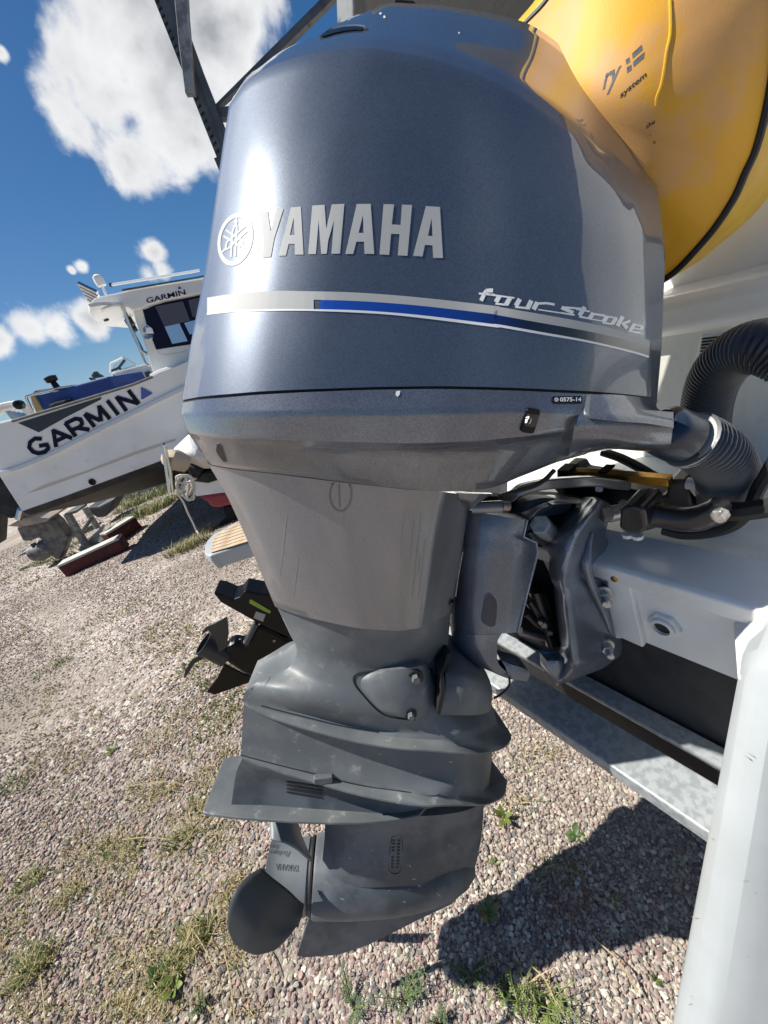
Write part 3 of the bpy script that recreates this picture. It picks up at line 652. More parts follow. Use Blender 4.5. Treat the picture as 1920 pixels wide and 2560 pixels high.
# rounded lower blade facing the camera, rows from root to tip
B = [z(Z3, (418,1560,.067), (470,1605,.072), (530,1650,.076), (585,1700,.074), (628,1745,.066)),
     z(Z3, (352,1602,.085), (420,1660,.092), (490,1715,.096), (555,1765,.094), (622,1790,.086)),
     z(Z3, (300,1660,.104), (370,1735,.112), (440,1795,.116), (520,1835,.112), (598,1842,.103)),
     z(Z3, (264,1745,.120), (320,1815,.128), (395,1868,.132), (475,1895,.128), (565,1888,.119)),
     z(Z3, (255,1820,.128), (285,1885,.134), (345,1935,.138), (430,1950,.135), (525,1930,.128)),
     z(Z3, (262,1868,.132), (280,1912,.136), (330,1958,.138), (410,1983,.137), (488,1962,.133))]
blade(B, m='prop_shaded')
B = [z(Z3, (468,1420,.045), (520,1432,.050), (575,1455,.052), (625,1490,.050), (672,1528,.040)),
     z(Z3, (466,1380,.030), (510,1385,.034), (560,1400,.036), (610,1440,.034), (655,1490,.026)),
     z(Z3, (462,1325,.010), (500,1325,.014), (545,1335,.016), (585,1365,.014), (618,1400,.006)),
     z(Z3, (468,1250,-.01), (500,1245,-.008), (530,1250,-.006), (560,1268,-.008), (590,1300,-.012))]
blade(B)
B = [z(Z3, (420,1560,-.05), (500,1600,-.055), (600,1700,-.05)), z(Z3, (380,1640,-.09), (470,1690,-.10), (580,1760,-.09)), z(Z3, (370,1700,-.14), (450,1740,-.15), (540,1780,-.14))]
blade(B)
# raised characters on the hub and little water ring marks
bh = bvh_of([hub])
def hubtext(s, q, bold=.02, sh=0): return decal('hub_lettering', quadmap(text2d(s, bold, sh), q), bh, 'gear_paint', hub, off=.0012)
hubtext('YAMAHA', [Z3(612,1548), Z3(492,1538), Z3(490,1570), Z3(606,1580)][0:4])
hubtext('Reliance', [Z3(566,1480), Z3(430,1470), Z3(436,1490), Z3(560,1508)][0:4], 0.0, .3)
hubtext('Series', [Z3(512,1448), Z3(416,1446), Z3(420,1464), Z3(508,1470)][0:4], 0.0, .3)

# ---- mount cover on the starboard side of the housing, with its bolts and the seal next to it
bl = bvh_of([leg])
def onleg(px, py, off=0, b=None):
    r = cray(px, py); r /= np.linalg.norm(r); h, nrm, _, _ = (b or bl).ray_cast(Vector(CAM), Vector(r))
    if h is None: return None
    nrm = np.array(nrm);  nrm = nrm if nrm.dot(r) < 0 else -nrm
    return np.array(h)+nrm*off
CV = [z(Z3, (905,603,.094), (1010,590,.108), (1110,577,.112), (1200,562,.108), (1268,596,.085)),
      z(Z3, (885,632,.100), (985,640,.115), (1100,645,.121), (1215,652,.116), (1282,662,.098)),
      z(Z3, (900,668,.106), (1000,700,.124), (1110,722,.130), (1220,738,.124), (1287,742,.104)),
      z(Z3, (975,760,.118), (1035,785,.129), (1120,800,.133), (1205,812,.127), (1283,806,.108)),
      z(Z3, (990,780,.116), (1040,800,.124), (1120,813,.128), (1215,825,.122), (1280,815,.106))]
V, F = patch(CV, .02, 16, 4); cvr = obj('mount_cover', V, F, 'leg_paint', OM, smooth=50)
pts = []
for p in [(1268,586),(1200,554),(1110,568),(1010,582),(905,598),(880,612),(878,640),(895,672),(940,725),(985,772),(1035,806),(1110,822),(1180,828)]:
    q = onleg(*Z3(*p), .0005)
    if q is not None: pts.append(q)
V, F = tube(pts, .0016, 6, sm=4); obj('cover_gap', V, F, 'black_rubber', OM)
bcv = bvh_of([cvr])
def bolt(px, py, r, b, par, m='leg_paint', washer='black_rubber'):
    c = onleg(px, py, 0, b)
    if c is None: return
    v = (CAM-c); v = E[1]
    V, F = revolve(c-v*.004, v, [(0, r*1.7), (.0052, r*1.7), (.0052, r*1.1)], 16, closed=True); w_ = obj('washer', V, F, washer, par)
    V, F = revolve(c-v*.002, v, [(0, r), (.010, r), (.012, r*.8)], 6); obj('bolt', V, F, m, par, smooth=0)
bolt(*Z3(1184,620), .0085, bcv, OM); bolt(*Z3(1160,802), .0065, bcv, OM)
SL = [z(Z3, (1340,500,.085), (1356,503,.083)), z(Z3, (1322,560,.104), (1340,563,.102)), z(Z3, (1304,600,.120), (1322,604,.118)), z(Z3, (1310,680,.130), (1330,684,.128)), z(Z3, (1296,755,.134), (1314,758,.132)), z(Z3, (1287,800,.132), (1305,803,.130))]
V, F = patch(SL, .05, 4, 4); obj('seal_strip', V, F, 'black_rubber', OM)
BK = [z(Z3, (1342,525,.070), (1400,540,.078), (1470,570,.074), (1535,600,.055)),
      z(Z3, (1330,600,.108), (1400,610,.112), (1480,630,.105), (1555,650,.072)),
      z(Z3, (1332,680,.122), (1400,685,.126), (1480,690,.117), (1563,694,.080)),
      z(Z3, (1316,755,.126), (1400,760,.130), (1475,765,.121), (1558,750,.082)),
      z(Z3, (1304,802,.126), (1390,806,.128), (1470,806,.119), (1550,790,.080))]
V, F = patch(BK, .10, 14, 4, creases=(2,)); obj('mount_housing', V, F, 'leg_paint', OM, smooth=40)
# ---- water intake grille and pitot boss
for k in range(4):
    y0 = 1128+k*17; x1_ = 728-k*2
    V, F = [], []
    t = polytris([[Z3(548, y0), Z3(x1_, y0+28), Z3(x1_, y0+37), Z3(548, y0+8)]])
    decal('intake_slot', t, bvh_of([gc, leg]), 'black_rubber', OM, off=.0012)
c = onleg(*Z3(728,1122), .003, bvh_of([gc, leg]))
if c is not None:
    V, F = box(c, E[0]*.018, E[1]*.006, E[2]*.007); obj('boss', V, F, 'leg_paint', OM, bevel=.002)
# fine joints drawn in relief
def joint(px, b, r=.0011, m='black_rubber', name='joint', off=0.0, par=OM):
    pts = [onleg(*p, off, b) for p in px]; pts = [p for p in pts if p is not None]
    if len(pts) > 1:
        V, F = tube(pts, r, 5, sm=4); obj(name, V, F, m, par)
joint([Z3(*p) for p in [(332,738),(420,758),(520,785),(640,815),(760,845),(880,870),(1000,889)]], bl)
joint([Z3(*p) for p in [(322,1003),(500,1050),(700,1100),(900,1150),(1100,1180),(1300,1197)]], bl)
joint([Z3(*p) for p in [(375,680),(380,668),(458,618),(462,622),(450,645),(435,665)]], bl, .0006)
# badge of the gearcase
bg_ = bvh_of([gc])
V = [Z3(1066,1406), Z3(1116,1412), Z3(1108,1574), Z3(1050,1566)]
joint(V+[V[0]], bg_, .0007, 'black_rubber', 'badge_frame')
for k in range(9):
    for j in range(2):
        a = Z3(1068+j*26-k*.9, 1418+k*16.5); 
        if k == 4 and j == 0: continue
        decal('badge_text', polytris([[(a[0], a[1]), (a[0]+7, a[1]+1), (a[0]+7, a[1]+5.5), (a[0], a[1]+4.5)]]), bg_, 'black_rubber', OM, off=.0006)

# ---- stickers on the cowl
bc = bvh_of([cowl])
def P_(f, pts): return [f(*p) for p in pts]
let = {'Y': [[(386,110),(441,100),(459,230),(500,92),(543,84),(482,278),(461,396),(407,400),(414,282)]],
 'A1': [[(510,390),(591,76),(655,71),(672,381),(616,382),(615,312),(576,312),(558,388)], [(608,142),(584,255),(614,254)]],
 'M': [[(702,379),(729,64),(808,59),(819,215),(855,56),(936,53),(908,375),(852,376),(869,160),(832,290),(822,376),(786,377),(770,160),(752,378)]],
 'A2': [[(942,377),(1016,54),(1106,53),(1129,377),(1066,376),(1063,298),(1013,298),(993,377)], [(1056,125),(1028,241),(1060,241)]],
 'H': [[(1163,380),(1189,55),(1257,56),(1243,186),(1299,189),(1308,58),(1374,60),(1344,389),(1281,386),(1293,249),(1238,247),(1226,383)]],
 'A3': [[(1380,389),(1463,67),(1554,73),(1574,404),(1510,402),(1506,322),(1457,318),(1441,394)], [(1500,146),(1477,260),(1506,261)]]}
for k, lp in let.items(): decal('cowl_letter', polytris([P_(ZA, l) for l in lp]), bc, 'decal_silver', cowl, off=.0005)
def ell(cx, cy, a, b, rot, n=48): return [(cx+a*math.cos(t)*math.cos(rot)-b*math.sin(t)*math.sin(rot), cy+a*math.cos(t)*math.sin(rot)+b*math.sin(t)*math.cos(rot)) for t in [2*math.pi*i/n for i in range(n)]]
o_ = ell(580, 1062, 425, 660, .22); i_ = ell(574, 1062, 345, 535, .22)
tr = polytris([P_(ZD, o_), P_(ZD, i_)])
cxy = np.array([552., 1065.])
def strk(a, b, w):
    a, b = np.array(a, float), np.array(b, float); d = (b-a)/np.hypot(*(b-a)); q = np.array([-d[1], d[0]])*w/2; return polytris([P_(ZD, [a+q, b+q, b-q, a-q])])
for a, b in [((470,1500),(505,900)),((572,1480),(612,880)),((290,980),(700,1240)),((350,840),(735,1090)),((820,740),(370,1130)),((860,860),(430,1270)),
             ((505,900),(560,720)),((620,900),(612,720)),((370,1130),(340,1270)),((430,1270),(380,1300)),((700,1240),(760,1190)),((735,1090),(770,1190))]:
    tr += strk(a, b, 46)
for arrow in [[(545,630),(600,500),(640,630),(615,720),(640,770),(530,770),(570,700)], [(180,1440),(300,1290),(370,1240),(395,1310),(310,1350),(250,1410)], [(910,1310),(830,1190),(770,1190),(700,1230),(760,1250),(790,1305)]]:
    tr += polytris([P_(ZD, arrow)])
decal('cowl_emblem', tr, bc, 'decal_silver', cowl, off=.0005, lim=8)
# stripe: upper silver band, blue-to-clear middle band, lower white line
up_ = [ZC(42,100), ZC(200,76), ZC(400,63), ZC(600,64), ZC(840,70), ZC(1060,84), ZC(1300,106), ZC(1659,147)]+[ZB(300,220), ZB(700,290), ZB(1000,345), ZB(1250,402), ZB(1480,470), ZB(1570,505)]
mid1 = [ZC(42,140), ZC(200,117), ZC(400,108), ZC(600,111), ZC(840,117), ZC(1060,130), ZC(1300,152), ZC(1659,194)]+[ZB(300,290), ZB(700,362), ZB(1000,415), ZB(1250,468), ZB(1470,522), ZB(1570,556)]
mid2 = [ZC(42,182), ZC(200,171), ZC(400,164), ZC(600,164), ZC(840,169), ZC(1060,182), ZC(1300,205), ZC(1659,250)]+[ZB(300,366), ZB(700,437), ZB(1000,490), ZB(1250,545), ZB(1470,600), ZB(1565,630)]
low_ = [ZC(40,196), ZC(200,179), ZC(400,174), ZC(600,174), ZC(840,182), ZC(1060,195), ZC(1300,221), ZC(1659,266)]+[ZB(300,388), ZB(700,458), ZB(1000,508), ZB(1250,562), ZB(1470,618), ZB(1560,648)]
def dens_(L_, m=6): return [tuple(p) for p in catm([np.array(p) for p in L_], m)]
U_, M1, M2, L_ = map(dens_, (up_, mid1, mid2, low_))
def band(a, b, i0=0, i1=None):
    t = []; i1 = i1 or len(a)-1
    for i in range(i0, i1): t += [(a[i], a[i+1], b[i+1]), (a[i], b[i+1], b[i])]
    return t
m = mat('stripe_fade', (.70, .71, .71), .4, .3, .4, flake=.1, bs=1500, bdist=.0005)
decal('cowl_stripe', band(U_, M1), bc, 'decal_silver', cowl, off=.0005)
decal('cowl_stripe', band(M2, L_), bc, 'decal_white', cowl, off=.0005)
i_b = 19
decal('cowl_stripe', band(M1, M2, 0, i_b), bc, 'decal_silver', cowl, off=.0005)
# printed colour run from blue through black to grey along the middle band
gm = bpy.data.materials.new('stripe_print'); gm.use_nodes = True; t = gm.node_tree; b = t.nodes['Principled BSDF']; b.inputs['Roughness'].default_value = .35; b.inputs['Coat Weight'].default_value = .5
tcn = t.nodes.new('ShaderNodeTexCoord'); dp = t.nodes.new('ShaderNodeVectorMath'); dp.operation = 'DOT_PRODUCT'; t.links.new(tcn.outputs['Object'], dp.inputs[0]); dp.inputs[1].default_value = tuple(E[0])
mr = t.nodes.new('ShaderNodeMapRange'); t.links.new(dp.outputs['Value'], mr.inputs['Value']); mr.inputs['From Min'].default_value = -.21; mr.inputs['From Max'].default_value = .21
crr = t.nodes.new('ShaderNodeValToRGB'); el = crr.color_ramp.elements; el[0].position = 0; el[0].color = (.008, .075, .45, 1); el[1].position = 1; el[1].color = (.26, .26, .25, 1)
for ps, cc in ((.35, (.006, .045, .28)), (.55, (.005, .010, .035)), (.68, (.012, .013, .016)), (.80, (.12, .12, .115))): q = crr.color_ramp.elements.new(ps); q.color = (*cc, 1)
t.links.new(mr.outputs['Result'], crr.inputs['Fac']); t.links.new(crr.outputs['Color'], b.inputs['Base Color']); MAT['stripe_print'] = gm
bb = band(M1, M2, i_b+1)
q0, q1 = M1[i_b], M2[i_b]
bb += [(M1[i_b+1], M2[i_b+1], (M2[i_b][0]+16, M2[i_b][1])), ]
decal('cowl_stripe', bb, bc, 'stripe_print', cowl, off=.0005)
# "four stroke"
def ZK(x, y): return (1050+.42194*x, 625+.42194*y)
SC = [([(430,240),(392,243),(380,262),(362,300)], 19), ([(350,259),(440,266)], 9), ([(400,265),(470,273)], 8), ([(468,277),(450,308)], 22), ([(448,319),(512,326)], 9), ([(532,286),(510,324)], 22), ([(462,272),(556,285)], 8),
      ([(590,293),(568,330)], 22), ([(564,338),(648,348)], 10), ([(658,302),(637,344)], 22), ([(694,312),(672,352)], 22), ([(700,318),(750,316),(794,324)], 11), ([(700,354),(860,378)], 6),
      ([(976,350),(846,340)], 9), ([(838,342),(905,372)], 17), ([(912,386),(838,374)], 8), ([(974,340),(944,388)], 21), ([(925,352),(1003,365)], 8), ([(942,396),(1010,408)], 9),
      ([(1024,375),(1002,408)], 20), ([(1026,380),(1092,390)], 11), ([(1000,409),(1090,424)], 6), ([(1104,398),(1084,426)], 20), ([(1080,431),(1136,441)], 9), ([(1158,408),(1138,438)], 20), ([(1100,394),(1166,405)], 8),
      ([(1198,396),(1168,450)], 20), ([(1242,421),(1196,438)], 11), ([(1200,436),(1224,464)], 17), ([(1264,446),(1243,476)], 17), ([(1262,441),(1320,456)], 9), ([(1316,458),(1308,470)], 15), ([(1310,473),(1256,463)], 7), ([(1238,481),(1300,492)], 8), ([(1228,482),(1316,499)], 6)]
for pl, w in SC:
    w = w*1.25
    tr = []
    for a_, b_ in zip(pl[:-1], pl[1:]):
        a_, b_ = np.array(a_, float), np.array(b_, float); d_ = (b_-a_)/np.hypot(*(b_-a_)); q_ = np.array([-d_[1], d_[0]])*w/2
        tr += polytris([P_(ZK, [a_+q_-d_*2, b_+q_+d_*2, b_-q_+d_*2, a_-q_-d_*2])])
    decal('cowl_script', tr, bc, 'decal_white', cowl, off=.0005, lim=6)
# chips and the small air scoop at the aft top of the cowl
for (p, r) in [((1047,80), 9), ((1383,152), 6), ((1030,65), 7)]:
    c = Z8(*p); decal('paint_chip', polytris([[(c[0]+r*.5*math.cos(a)*(.6+.5*random.random()), c[1]+r*.5*math.sin(a)*(.6+.5*random.random())) for a in [i*.785 for i in range(8)]]]), bc, 'decal_white', cowl)
sc = [(760,172),(785,150),(815,137),(860,128),(915,124),(955,128),(960,138),(915,140),(865,146),(820,156),(785,168)]
decal('air_scoop', polytris([P_(Z8, sc)]), bc, 'black_gloss', cowl, off=.0012)
joint(P_(Z8, [(762,172),(800,145),(850,128),(915,122),(958,128),(962,138)]), bc, .0022, 'cowl_paint', 'scoop_lip')
# pan fittings: serial sticker, tilt switch, tow eye hole
bp_ = bvh_of([pan, bpy.data.objects['rigging_neck'], bpy.data.objects['neck_lid']])
lab = P_(Z2, [(592,62),(740,60),(739,97),(592,98)])
def rrect(q, r=.12, n=4):
    bl_, br_, tr_, tl_ = [np.array(p) for p in q]; out = []
    for (c, p, nx) in ((bl_, tl_, br_), (br_, bl_, tr_), (tr_, br_, tl_), (tl_, tr_, bl_)):
        L0 = min(np.hypot(*(p-c)), np.hypot(*(nx-c)))*2*r; a = c+(p-c)/np.hypot(*(p-c))*L0; b_ = c+(nx-c)/np.hypot(*(nx-c))*L0
        for k in range(n+1): t = k/n; out.append(tuple((1-t)**2*a+2*t*(1-t)*c+t*t*b_))
    return out
LB = decal('serial_sticker', polytris([rrect(lab, .1)]), bp_, 'decal_black', OM, off=.0008, lim=6)
def lettering(s, q, b, m, par, name='lettering', bold=.03, off=.0014, shear=0, lim=6): return decal(name, quadmap(text2d(s, bold, shear), q), b, m, par, off=off, lim=lim)
lettering('0575-14', P_(Z2, [(628,89),(733,88),(734,67),(628,68)]), bp_, 'decal_white', LB)
decal('lettering', polytris([P_(Z2, ell(611,79,10,10,0,16)), P_(Z2, ell(611,79,6,6,0,16))])+polytris([P_(Z2, ell(611,79,3,3,0,10))]), bp_, 'decal_white', LB, off=.0014)
sw = P_(Z2, [(430,233),(492,242),(528,122),(460,113)])
c4 = [onleg(*p, 0, bp_) for p in sw]; nrm = np.cross(c4[1]-c4[0], c4[3]-c4[0]); nrm /= np.linalg.norm(nrm); nrm = nrm if nrm.dot(CAM-c4[0]) > 0 else -nrm
cc = sum(c4)/4
def rr3(C4, r=.12, n=4, s=1.0):
    c0 = sum(C4)/4; C4 = [c0+(c-c0)*s for c in C4]; out = []
    for i in range(4):
        c, p, nx = C4[i], C4[i-1], C4[(i+1) % 4]; L0 = min(np.linalg.norm(p-c), np.linalg.norm(nx-c))*2*r; a = c+(p-c)/np.linalg.norm(p-c)*L0; b_ = c+(nx-c)/np.linalg.norm(nx-c)*L0
        for k in range(n+1): t = k/n; out.append((1-t)**2*a+2*t*(1-t)*c+t*t*b_)
    return out
V, F = prism([p-nrm*.004 for p in rr3(c4, .12)], nrm*.0095); sfr = obj('tilt_switch', V, F, 'black_gloss', OM, smooth=30, bevel=.001)
c5 = [c4[0]*.80+c4[3]*.20, c4[1]*.80+c4[2]*.20, c4[2]*.86+c4[1]*.14, c4[3]*.86+c4[0]*.14]
V, F = prism([p+nrm*.003 for p in rr3(c5, .12, s=.80)], nrm*.0045); ro = obj('rocker', V, F, 'black_paint', sfr, smooth=30, bevel=.001)
bs_ = bvh_of([ro])
decal('lettering', polytris([P_(Z2, [(463,162),(480,158),(477,170),(470,176),(468,190),(462,194),(464,176),(462,170)])])+polytris([P_(Z2, [(486,166),(490,175),(485,192),(474,197),(482,189),(486,177)])]), bs_, 'decal_white', ro, off=.0008)
eye = [Z5(140,856), Z5(150,856), Z5(160,872), Z5(170,900), Z5(174,916), Z5(164,916), Z5(150,900), Z5(138,880)]
decal('drain_hole', polytris([eye]), bvh_of([pan]), 'black_gloss', OM, off=.0010)
joint(eye+[eye[0]], bvh_of([pan]), .0010, 'pan_paint', 'drain_rim')
decal('paint_chip', polytris([P_(Z5, [(748,678),(762,676),(760,690),(752,697),(746,690)])]), bp_, 'decal_white', pan)
# screws along the front corner of the apron
for p in [(25,690), (-20,1050)]:
    c = onleg(*ZF(*p), .0, bvh_of([apron]))
    if c is not None: V, F = revolve(c-E[0]*.002, E[0], [(0, .006), (.005, .005)], 10); obj('screw', V, F, 'old_steel', OM)

# dried run marks on the apron
mat('run_mark', (.235, .235, .24), .42, .3, .3)
mat('run_dark', (.135, .138, .15), .35, .4, .5)
ba_ = bvh_of([apron]); rq = random.Random(5)
for k in range(9):
    x0 = rq.uniform(1010, 1066) if k < 6 else rq.uniform(640, 1000); y0 = rq.uniform(1260, 1400); ln = rq.uniform(40, 150); w = rq.uniform(.8, 2.6)
    decal('run_mark', polytris([[(x0-w, y0), (x0+w, y0), (x0+w*.7-ln*.06, y0+ln*.6), (x0+w*.3-ln*.11, y0+ln), (x0-w*.3-ln*.11, y0+ln), (x0-w*.7-ln*.06, y0+ln*.6)]]), ba_, 'run_mark', apron, off=.0003, kind='stuff')
o1 = ell(852, 1228, 30, 46, .05, 28); 
for o_, i_ in ((ell(852, 1236, 30, 44, .03, 28), ell(852, 1236, 24, 38, .03, 28)),):
    decal('run_mark', polytris([o_, i_]), ba_, 'run_dark', apron, off=.0003)
decal('run_mark', polytris([[(846,1205),(850,1205),(852,1268),(847,1268)]]), ba_, 'run_dark', apron, off=.0003)

# chips and scratches worn through the leg paint
mat('bare_alloy', (.36, .37, .36), .5, .3)
bleg = bvh_of([leg]); bgc = bvh_of([gc]); rc = random.Random(33)
for k in range(34):
    (x0, x1, y0, y1, bb) = (640, 1200, 1680, 1980, bleg) if k % 2 else (830, 1190, 2090, 2260, bgc)
    c_ = np.array([rc.uniform(x0, x1), rc.uniform(y0, y1)]); ln = rc.uniform(2, 9); a_ = rc.uniform(-.6, 1.2); d_ = np.array([math.cos(a_), math.sin(a_)])*ln; w_ = np.array([-math.sin(a_), math.cos(a_)])*rc.uniform(.5, 1.6)
    decal('paint_chip', polytris([[tuple(c_-d_), tuple(c_+w_-d_*.2), tuple(c_+d_), tuple(c_-w_)]]), bb, 'bare_alloy', OM, off=.0003, kind='stuff')
# ================================================================== the near boat: stern, splash well, sponson
NB = thing('motor_boat', BW(U0, .3, .6), 'near white motor boat stern with grey-white splash well and black bottom', 'boat')
sA, sB = -.42, 1.5                                  # run of the transom across the boat
def extr(prof, s0=sA, s1=sB): return prism([BW(u, s0, zz) for u, zz in prof], LAT*(s1-s0))
zL = .997
V, F = extr([(U0, .817), (U0-.004, .955), (U0-.016, .962), (U0-.016, zL-.006), (U0-.008, zL), (.637, zL), (.66, zL-.05), (.66, .817)])
TR = obj('transom', V, F, 'gelcoat', NB, smooth=25, bevel=.003)
V, F = extr([(U0+.004, .42), (U0+.004, .817), (.70, .817), (.75, .42)]); AB = obj('antifouled_bottom', V, F, 'antifoul_black', NB, smooth=25)
V, F = extr([(.640, zL-.008), (.66, zL-.03), (1.05, zL-.04), (1.05, zL-.06), (.655, zL-.07)]); obj('well_floor', V, F, 'gelcoat_wall', NB, smooth=25)
ul = 1.02
zw = [TP(1650, 855, ul)[2], TP(1650, 745, ul)[2]]
zt1 = TP(1655, 840, ul)[2]; zt2 = TP(1655, 738, ul)[2]
V, F = extr([(ul, zL-.05), (ul, zt1), (ul+.10, zt1), (ul+.10, zL-.05)], -.8, 1.9); WALL = obj('well_wall', V, F, 'gelcoat_wall', NB, smooth=25)
V, F = extr([(ul-.02, zt1), (ul-.035, zt1+.02), (ul-.035, zt2-.02), (ul-.02, zt2), (ul+.1, zt2+.006), (ul+.1, zt1)], -.8, 1.9); obj('coaming', V, F, 'gelcoat', NB, smooth=25, bevel=.008)
zt3 = 1.95
V, F = extr([(ul+.05, zt2-.01), (ul+.05, zt3), (ul+.12, zt3), (ul+.12, zt2-.01)], -.8, LAT.dot(TP(1400, 60, ul+.05))); UPW = obj('stern_wall', V, F, 'gelcoat', NB, smooth=25)
# bevelled pad under the motor brackets
pd = [TP(*Z2(*p)) for p in [(878,900),(965,918),(1000,990),(1060,1262),(1058,1285),(955,1240),(878,1240)]]
V, F = prism([p-FWD*.012 for p in pd], FWD*.02); obj('bracket_pad', V, F, 'gelcoat', NB, smooth=0, bevel=.004)
c = TP(*Z2(922,938)); V, F = revolve(c-FWD*.014, -FWD, [(0, .006), (.003, .006), (.004, .004)], 12); obj('pad_screw', V, F, 'brass_rod', NB)
# through-hull fitting
c = TP(*Z2(1155,1180)); V, F = revolve(c+FWD*.003, -FWD, [(0, .026), (.012, .026), (.014, .024)], 6); ft = obj('through_hull', V, F, 'trim_white', NB, smooth=0, bevel=.001)
V, F = revolve(c, -FWD, [(0, .018), (.017, .018), (.018, .013), (.008, .012), (.007, .0)], 24, closed=False); obj('fitting_ring', V, F, 'trim_white', ft)
V, F = revolve(c, -FWD, [(.0, .0125), (.012, .0125)], 16); obj('fitting_bore', V, F, 'black_rubber', ft)
# ventilation grille high on the well wall
gq = [TP(*p, ul) for p in (Z4(1102,2010), Z4(1260,2002), Z4(1335,1858), Z4(1140,1852))]
V, F = prism([p-FWD*.006 for p in gq], FWD*.008); vg = obj('vent_plate', V, F, 'gelcoat_wall', NB, smooth=0, bevel=.002)
slotm = bpy.data.meshes
for k in range(8):
    a = TP(*Z4(1148-k*2.5, 1868+k*17), ul)-FWD*.007; b = TP(*Z4(1300-k*5, 1850+k*17.5), ul)-FWD*.007
    V, F = tube([a, b], .0021, 8); obj('vent_slot', V, F, 'black_rubber', vg)
c = TP(*Z4(1112,2004), ul)-FWD*.008; V, F = revolve(c, -FWD, [(0, .005), (.003, .004)], 10); obj('vent_screw', V, F, 'old_steel', vg)
# ---- starboard sponson: the big white corner next to the camera
def at(px, py, d): return AP(px, py, d)
e0 = at(1845, 1660, .50); e1 = at(1676, 2560, .60); e2 = at(1660, 2660, .62)
r0 = at(1905, 1640, .46); r1 = at(1760, 2560, .56)
q0 = at(2010, 1640, .44); q1 = at(1880, 2560, .53)
w0 = at(2700, 1500, .42); w1 = at(2700, 2800, .50)
def ext2(a, b, f): return a+(b-a)*f
rowsS = [[ext2(e0, e1, f) for f in (0, .5, 1, 1.25)], [ext2(r0, r1, f) for f in (0, .5, 1, 1.25)], [ext2(q0, q1, f) for f in (0, .5, 1, 1.25)], [ext2(w0, w1, f) for f in (0, .5, 1, 1.25)]]
inw = FWD*.55+LAT*.02
SP = G(); Vv = [p for r in rowsS for p in r]; nF = [(i*4+j, i*4+j+1, (i+1)*4+j+1, (i+1)*4+j) for i in range(3) for j in range(3)]
k = len(Vv); Vv += [p+inw for p in Vv[:]]; nF += [tuple(k+x for x in f[::-1]) for f in nF]
bd = [0, 1, 2, 3, 7, 11, 15, 14, 13, 12, 8, 4]
nF += [(a, b, k+b, k+a) for a, b in zip(bd, bd[1:]+bd[:1])]
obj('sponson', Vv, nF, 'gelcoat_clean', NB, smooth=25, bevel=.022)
# faceted shoulder above it
t = [at(*Z2(1478,1022), .62), at(*Z2(1659,905), .60), at(1990, 1380, .58), at(1990, 1600, .50), at(*Z2(1659,1140), .53), at(*Z2(1650,1225), .50), at(*Z2(1510,1450), .50)]
Vv = [t[0], t[1], t[2], t[3], t[4], t[5], t[6], at(1848, 1700, .50), at(1990, 1740, .44)]
Fq = [(0, 1, 4), (1, 2, 3, 4), (0, 4, 5), (0, 5, 6), (5, 4, 3), (6, 5, 8, 7), (5, 3, 8)]
k = 9; Vv += [p+FWD*.10+LAT*.01 for p in Vv]; bdy = [0, 1, 2, 3, 8, 7, 6]
Fq += [tuple(k+x for x in f[::-1]) for f in Fq[:7]]+[(a, b, k+b, k+a) for a, b in zip(bdy, bdy[1:]+bdy[:1])]
obj('sponson_shoulder', Vv, Fq, 'gelcoat', NB, smooth=0)

# ================================================================== galvanised trailer under the stern
TL = thing('boat_trailer', BW(.42, .3, .5), 'galvanised steel cross beam of the cradle below the white stern', 'trailer')
zb = .563; u0 = .396; th = .038; wd = .086
V, F = prism([BW(u0, -.35, zb), BW(u0, -.35, zb+th), BW(u0+wd, -.35, zb+th), BW(u0+wd, -.35, zb)], LAT*2.4); obj('cross_beam', V, F, 'zinc', TL, smooth=0, bevel=.004)
V, F = prism([BW(u0+wd+.022, -.35, zb+th+.012), BW(u0+wd+.022, -.35, zb+th+.020), BW(u0+wd+.06, -.35, zb+th+.020), BW(u0+wd+.06, -.35, zb+th-.05), BW(u0+wd+.054, -.35, zb+th-.05), BW(u0+wd+.054, -.35, zb+th+.012)], LAT*2.4); obj('angle_rail', V, F, 'zinc', TL, smooth=0)
V, F = prism([BW(u0+.02, 1.6, -.02), BW(u0+.08, 1.6, -.02), BW(u0+.08, 1.6, zb-.001), BW(u0+.02, 1.6, zb-.001)], LAT*.06); obj('leg', V, F, 'zinc', TL, smooth=0, bevel=.003)
V, F = prism([BW(u0+.02, -.28, -.02), BW(u0+.08, -.28, -.02), BW(u0+.08, -.28, zb-.001), BW(u0+.02, -.28, zb-.001)], -LAT*.06); obj('leg', V, F, 'zinc', TL, smooth=0, bevel=.003)

# ================================================================== swivel and clamp brackets of the motor
SW = [z(ZF, (-30,340,.030), (100,350,.060), (260,385,.082), (430,415,.085), (620,442,.080)),
      z(ZF, (-30,480,.030), (95,480,.064), (250,500,.088), (430,540,.090), (588,600,.082)),
      z(ZF, (-30,640,.030), (90,640,.066), (250,640,.090), (450,640,.092), (700,648,.080)),
      z(ZF, (-35,760,.030), (85,760,.068), (250,765,.092), (450,760,.094), (716,745,.079)),
      z(ZF, (-38,1000,.030), (75,1000,.068), (240,1005,.092), (430,1005,.094), (655,985,.082)),
      z(ZF, (-42,1250,.030), (65,1250,.068), (230,1255,.092), (400,1250,.094), (592,1230,.085)),
      z(ZF, (-45,1400,.030), (60,1400,.068), (220,1405,.092), (390,1400,.093), (552,1395,.086)),
      z(ZF, (-45,1480,.030), (58,1490,.068), (200,1500,.090), (370,1490,.092), (532,1476,.087))]
V, F = patch(SW, .05, 20, 3); sw1 = obj('swivel_bracket', V, F, 'bracket_paint', OM, smooth=50)
